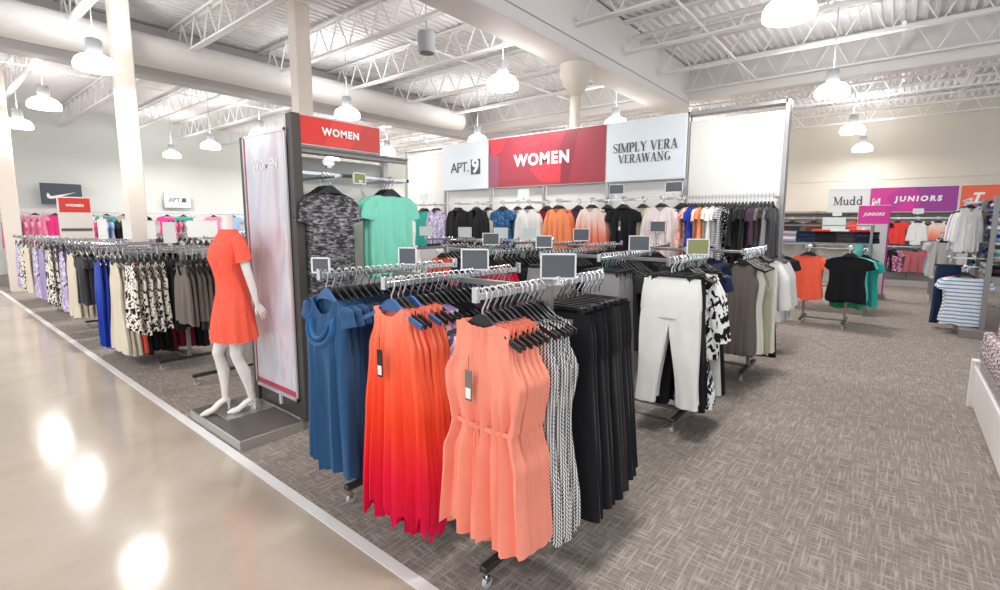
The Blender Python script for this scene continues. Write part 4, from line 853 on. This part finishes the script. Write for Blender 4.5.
m = MB(); m.bar((-.07, 0, 0), (-.07, 0, .2), .004, .055); m.bar((.05, 0, 0), (.05, 0, .2), .004, .055); m.bar((-.07, 0, .17), (.05, 0, .03), .004, .05); m.build('emblem', white_ink, t, (-.75, -.017, .16), smooth=False)
t = board('wall_sign', 'white sign with black slab letters left of the magenta banner', (jx, 1.24, 1.97), F_AISLE, .96, .64, face=poly_art('printed_face', .96, .64, signw2, []))
put(serif_mesh('Mudd', .23, .13, .08, ink), t, 0, .31)
t = board('wall_sign', 'orange banner right of the magenta banner on the back wall', (jx, -2.4, 1.97), F_AISLE, 2.6, .64, face=poly_art('printed_face', 2.6, .64, og, []))
put(text_mesh('T', .3, .002, .015, 1, white_ink, .2), t, -1.0, .33)
pl = 'on the back wall under the banners'
for y, k_, m_, tx in ((2.9, 'tee', deepred, 'red top at the left end'), (2.55, 'tee', charcoal, 'charcoal top at the left end'), (2.0, 'tee', brown, 'brown top'), (1.45, 'tank_top', white, 'white tank top at left'), (.95, 'tee', red, 'red top beside the tank'), (.42, 'tee', black, 'black top'), (.1, 'tee', red, 'bright red top'), (-.32, 'tank_top', white, 'white tank top in the middle'), (-.72, 'tank_top', pinkdip, 'blush tank top'), (-1.3, 'tee', lav, 'lavender top'), (-1.9, 'tee', white, 'white top at right')):
    for j in range(2):
        o = hang(k_, m_, tx, pl, (jx-.32+j*.06, y, 1.80), F_AISLE, sc=.95 if k_ == 'tee' else 1, zs=.85); o['_o'] = 1
for y, k_, m_, tx in ((.5, 'tee', turq, 'turquoise top'), (.3, 'tee', black, 'black top'), (.12, 'tee', multi, 'printed top'), (-.33, 'tee', rose, 'dusty rose top'), (-.85, 'tee', hotpink, 'hot pink top'), (-1.2, 'tee', lgrey, 'light grey top')):
    for j in range(2):
        o = hang(k_, m_, tx, 'on the lower rail of the back wall', (jx-.34+j*.06, y, 1.05), F_AISLE, zs=.85); o['_o'] = 1
for y, z in ((1.45, 1.86), (.85, 1.86), (-.3, 1.9), (-.3, 1.1), (-1.0, 1.25)):
    price_sign(jx-.34, y, z, f'small pale price sign on the back wall {"above the left white tank" if y == 1.45 else "above the middle white tank" if (y, z) == (-.3, 1.9) else "above the dusty rose top" if (y, z) == (-.3, 1.1) else "beside the red tops" if y > 0 else "above the hot pink top"}', .22, .14, F_AISLE, card_pale, 0)
# tall juniors stand
t = thing('sign_stand', 'tall magenta headed stand reading JUNIORS behind the tee rack', 'sign', (13.5, .5, 0), F_AISLE)
MB().box(-.29, .29, -.02, .03, .08, 2.05, .005).build('panel', mat('stand_grey', '#d3d1d2', .5), t); MB().box(-.28, .28, -.026, -.02, 1.64, 2.04).build('header', mg3, t, smooth=False)
MB().box(.26, .29, -.03, -.02, .1, 2.04).build('border', mg1, t, smooth=False); MB().box(-.33, .33, -.25, .1, 0, .1, .006).build('base', nickel, t)
put(text_mesh('JUNIORS', .09, .001, .004, 1.05, white_ink, .2), t, 0, 1.85, -.028)
# torso form in an aqua top
t = thing('dress_form', 'white torso form in an aqua top before the magenta stand', 'mannequin', (13.0, .62, 0), F_AISLE)
m = MB(); m.loft([[(rx*cos(2*pi*a/20), ry*sin(2*pi*a/20), z) for a in range(20)] for z, rx, ry in ((1.0, .15, .1), (1.12, .12, .09), (1.25, .15, .11), (1.38, .17, .09), (1.42, .1, .06), (1.47, .05, .05), (1.56, .045, .045))]); m.build('torso', MATS['mannequin_white'], t)
m = MB(); m.loft([[((rx+.006*sin(5*a))*cos(2*pi*a/24), (ry+.006*sin(5*a))*sin(2*pi*a/24), z) for a in range(24)] for z, rx, ry in ((.82, .19, .14), (1.0, .17, .12), (1.12, .14, .1), (1.25, .165, .125), (1.34, .165, .11), (1.37, .13, .09))], cap=False); m.build('top', turq, t)
MB().tube([(0, 0, .02), (0, 0, 1.0)], .015, 8).build('pole', chrome, t); MB().lathe([(.16, 0), (.16, .015), (.02, .03)], 20).build('base', chrome, t)
# tee rack
rack(9.35, .88, 'chrome rack holding the coral and the black t-shirts beside the right aisle', rails=(-.28, .30), half=.2, z=1.26, foot=.3)
pl = 'on the t-shirt rack'
row(9.17, 1.15, 1.26, (1, 0, 0), .05, [('tee', tomato, 'bright coral t-shirt facing the camera', 2, {'sc': 1.05}), ('tee', white, 'white t-shirt', 2), ('tee', green, 'green t-shirt', 2)], pl, F_AISLE, zs=1.05)
row(9.15, .60, 1.26, (1, 0, 0), .05, [('tee', black, 'black t-shirt facing the camera', 2, {'sc': 1.15}), ('tee', turq, 'turquoise t-shirt', 3, {'sc': 1.2}), ('tee', green, 'green t-shirt behind the turquoise', 3, {'zs': 1.2})], pl, F_AISLE, zs=1.05)
row(9.6, .42, 1.22, (1, 0, 0), .06, [('tee', teal, 'teal t-shirt', 4, {'zs': 1.1})], 'beside the black t-shirt', F_AISLE-.3)
# shelf with folded tops
t = thing('shelf_unit', 'low steel shelf unit of folded dark tops behind the t-shirt rack', 'shelf', (10.6, 1.25, 0))
for y in (-.85, .85): MB().box(-.02, .02, y-.02, y+.02, 0, 1.62).build('upright', nickel, t, smooth=False); MB().box(.36, .4, y-.02, y+.02, 0, 1.62).build('upright', nickel, t, smooth=False)
for z in (1.28, 1.6, .5, .9): MB().box(-.05, .42, -.87, .87, z, z+.02).build('shelf', nickel, t, smooth=False)
for i, (cs, nm) in enumerate(((((lav, 'lavender'), (white, 'white')), 'left'), (((navy, 'navy'),), 'left middle'), (((black, 'black'),), 'middle'), (((charcoal, 'charcoal'),), 'right middle'), (((navy, 'navy'), (black, 'black')), 'right'))):
    stack(10.75, 1.70-i*.31, 1.30, cs, 'on the shelf unit, '+nm, 4)
t = thing('display_table', 'small table of folded red tops beyond the shelf unit', 'table', (12.2, 1.0, 0)); MB().box(-.3, .3, -.5, .5, 1.28, 1.32, .004).build('table_top', white_paint, t)
for sx in (-.25, .25):
    for sy in (-.45, .45): MB().box(sx-.02, sx+.02, sy-.02, sy+.02, 0, 1.28).build('leg', nickel, t, smooth=False)
for i, (m_, cn) in enumerate(((red, 'red'), (white, 'white'), (deepred, 'deep red'))): stack(12.2, 1.32-i*.33, 1.32, [(m_, cn)], 'on the small table')
price_sign(12.1, 1.1, 1.5, 'white framed sign above the folded red tops', .4, .25, F_AISLE, card_pale, .02)

# ------------------------------------------------------------------ right hand shelf unit
t = thing('shelf_unit', 'tall steel shelf unit packed with folded tops at the right edge', 'shelf', (9.7, -1.02, 0))
for x, y in ((0, 0), (1.3, 0), (2.6, 0), (0, -.5), (1.3, -.5), (2.6, -.5)): MB().box(x-.025, x+.025, y-.03, y+.03, 0.0, 2.05, .003).build('upright', nickel, t)
for z in (1.62, 1.38, 1.12, .88, 1.84): MB().box(0, 2.6, -.5, .0, z, z+.02).build('shelf', nickel, t, smooth=False)
MB().box(-.15, 2.7, -.55, .25, 0, .13, .006).build('base_deck', nickel, t)

for x0, x1, y, z in ((.05, .5, .22, 1.0), (.35, .7, .40, 1.12), (.1, 1.4, .26, 2.0), (1.85, 3.0, .42, 1.45)):
    MB().box(x0, x1, y-.008, y+.008, z-.012, z+.01).box(x1-.02, x1, 0, y, z-.012, z+.01).build('hang_arm', chrome, t, smooth=False)
cols = [(lav, 'lavender'), (white, 'white'), (skyb, 'sky blue'), (royal, 'royal blue'), (lgrey, 'light grey'), (teal, 'teal'), (black, 'black'), (plum, 'plum')]
k = 0
for zi, z in enumerate((1.64, 1.40, 1.14, .90, 1.86)):
    for i in range(6):
        stack(9.9+i*.42, -1.2, z, [cols[(k*3) % 8], cols[(k*3+1) % 8]], f'on the tall right shelf unit, {["upper", "middle", "lower", "bottom", "top"][zi]} shelf, {["nearest", "second", "third", "fourth", "fifth", "farthest"][i]}', 3 if zi else 3); k += 1
pl = 'on the tall right shelf unit'
row(9.80, -.80, 1.0, (1, 0, 0), .06, [('tee', stripe, 'white t-shirt with blue stripes', 2, {'sc': 1.1, 'zs': 1.05}), ('tee', green, 'green top', 1), ('tee', deepred, 'red top', 2)], pl, F_AISLE, zs=1.05)
row(10.1, -.62, 1.12, (1, 0, 0), .07, [('trousers', navy, 'dark navy jeans', 3, {'zs': .95})], pl, F_AISLE, sc=.7)
row(9.85, -.76, 2.0, (1, 0, 0), .16, [('blouse', white, 'white long sleeved blouse', 3), ('blouse', lav, 'lavender blouse', 3), ('blouse', white, 'white blouse at the far end', 2)], pl, F_AISLE+.7, zs=.95, sc=.85)
row(11.6, -.6, 1.45, (1, 0, 0), .13, [('tee', lgrey, 'light grey top', 2), ('tee', turq, 'turquoise top', 2), ('tee', hotpink, 'hot pink top', 2), ('tee', teal, 'teal top', 3)], pl, F_AISLE+.3, zs=.9)
t = thing('display_table', 'low display table of folded clothes beyond the tall right shelf unit', 'table', (13.8, -.9, 0)); MB().box(-.5, .5, -.35, .35, .5, .54, .004).build('table_top', bkm, t); MB().box(-.5, .5, -.35, .35, 0, .08, .004).build('base', bkm, t)
for sx in (-.47, .47):
    for sy in (-.32, .32): MB().box(sx-.02, sx+.02, sy-.02, sy+.02, 0, .5).build('leg', nickel, t, smooth=False)
for i, (m_, cn) in enumerate(((teal, 'teal'), (black, 'black'), (lav, 'lavender'))): stack(13.5+i*.32, -.8, .54, [(m_, cn)], 'on the low far table', 5)

# ------------------------------------------------------------------ white bin at right edge
wb = mat('bin_white', '#ece9e8', .4)
t = thing('display_bin', 'long low white display bin at the right edge filled with printed garments', 'display bin', (5.0, -.95, 0))
MB().box(-1.3, .95, -.45, .33, 0.03, .38, .006).build('body', wb, t); MB().box(-1.32, .97, -.32, .345, .36, .395, .004).build('rim', wb, t)
MB().box(.90, .99, .25, .36, 0.0, .44, .006).build('corner_post', wb, t); MB().box(-1.28, .93, -.28, .31, 0, .03).build('plinth', nickel, t, smooth=False)
for j in range(5): MB().box(-1.28, .93, .29-.085*(j+1)+(.0 if j < 4 else -.25), .32-.085*j, .39, .40+.12*min(j, 3.6)).build('tier_step', wb, t, smooth=False)
m = MB(); m.box(-1.3, .95, .325, .333, .395, .52); m.build('clear_guard', mat('acrylic', '#ffffff', .05, trans=.95), t, smooth=False)
fine = pattern('rosette_print', '#e9d9dc', 'splotch', ['#3a3036', '#b9a0a8'], 60)
def roll():
    m = MB(); m.lathe([(.008, 0), (.038, .004), (.042, .05), (.040, .22), (.036, .30), (.012, .315)], 14); return m.mesh('rolled_garment', MATS['white_paint'])
rm = roll()
k = 0
for i in range(15):
    for j in range(4):
        h = .44+.12*j+random.uniform(-.0, .01)
        o = obj('rolled_garment', rm, None, (3.95+i*.135+random.uniform(-.02, .02), -.68-j*.085, h-.04), random.random()*3, fine)
        o.rotation_euler.x = random.uniform(-.05, .05)
        tag(o, f'rolled printed garment standing in the long white bin at the right edge', 'rolled garment', 'rolled printed garments in the white bin')

finish_labels(); finish_hangers()
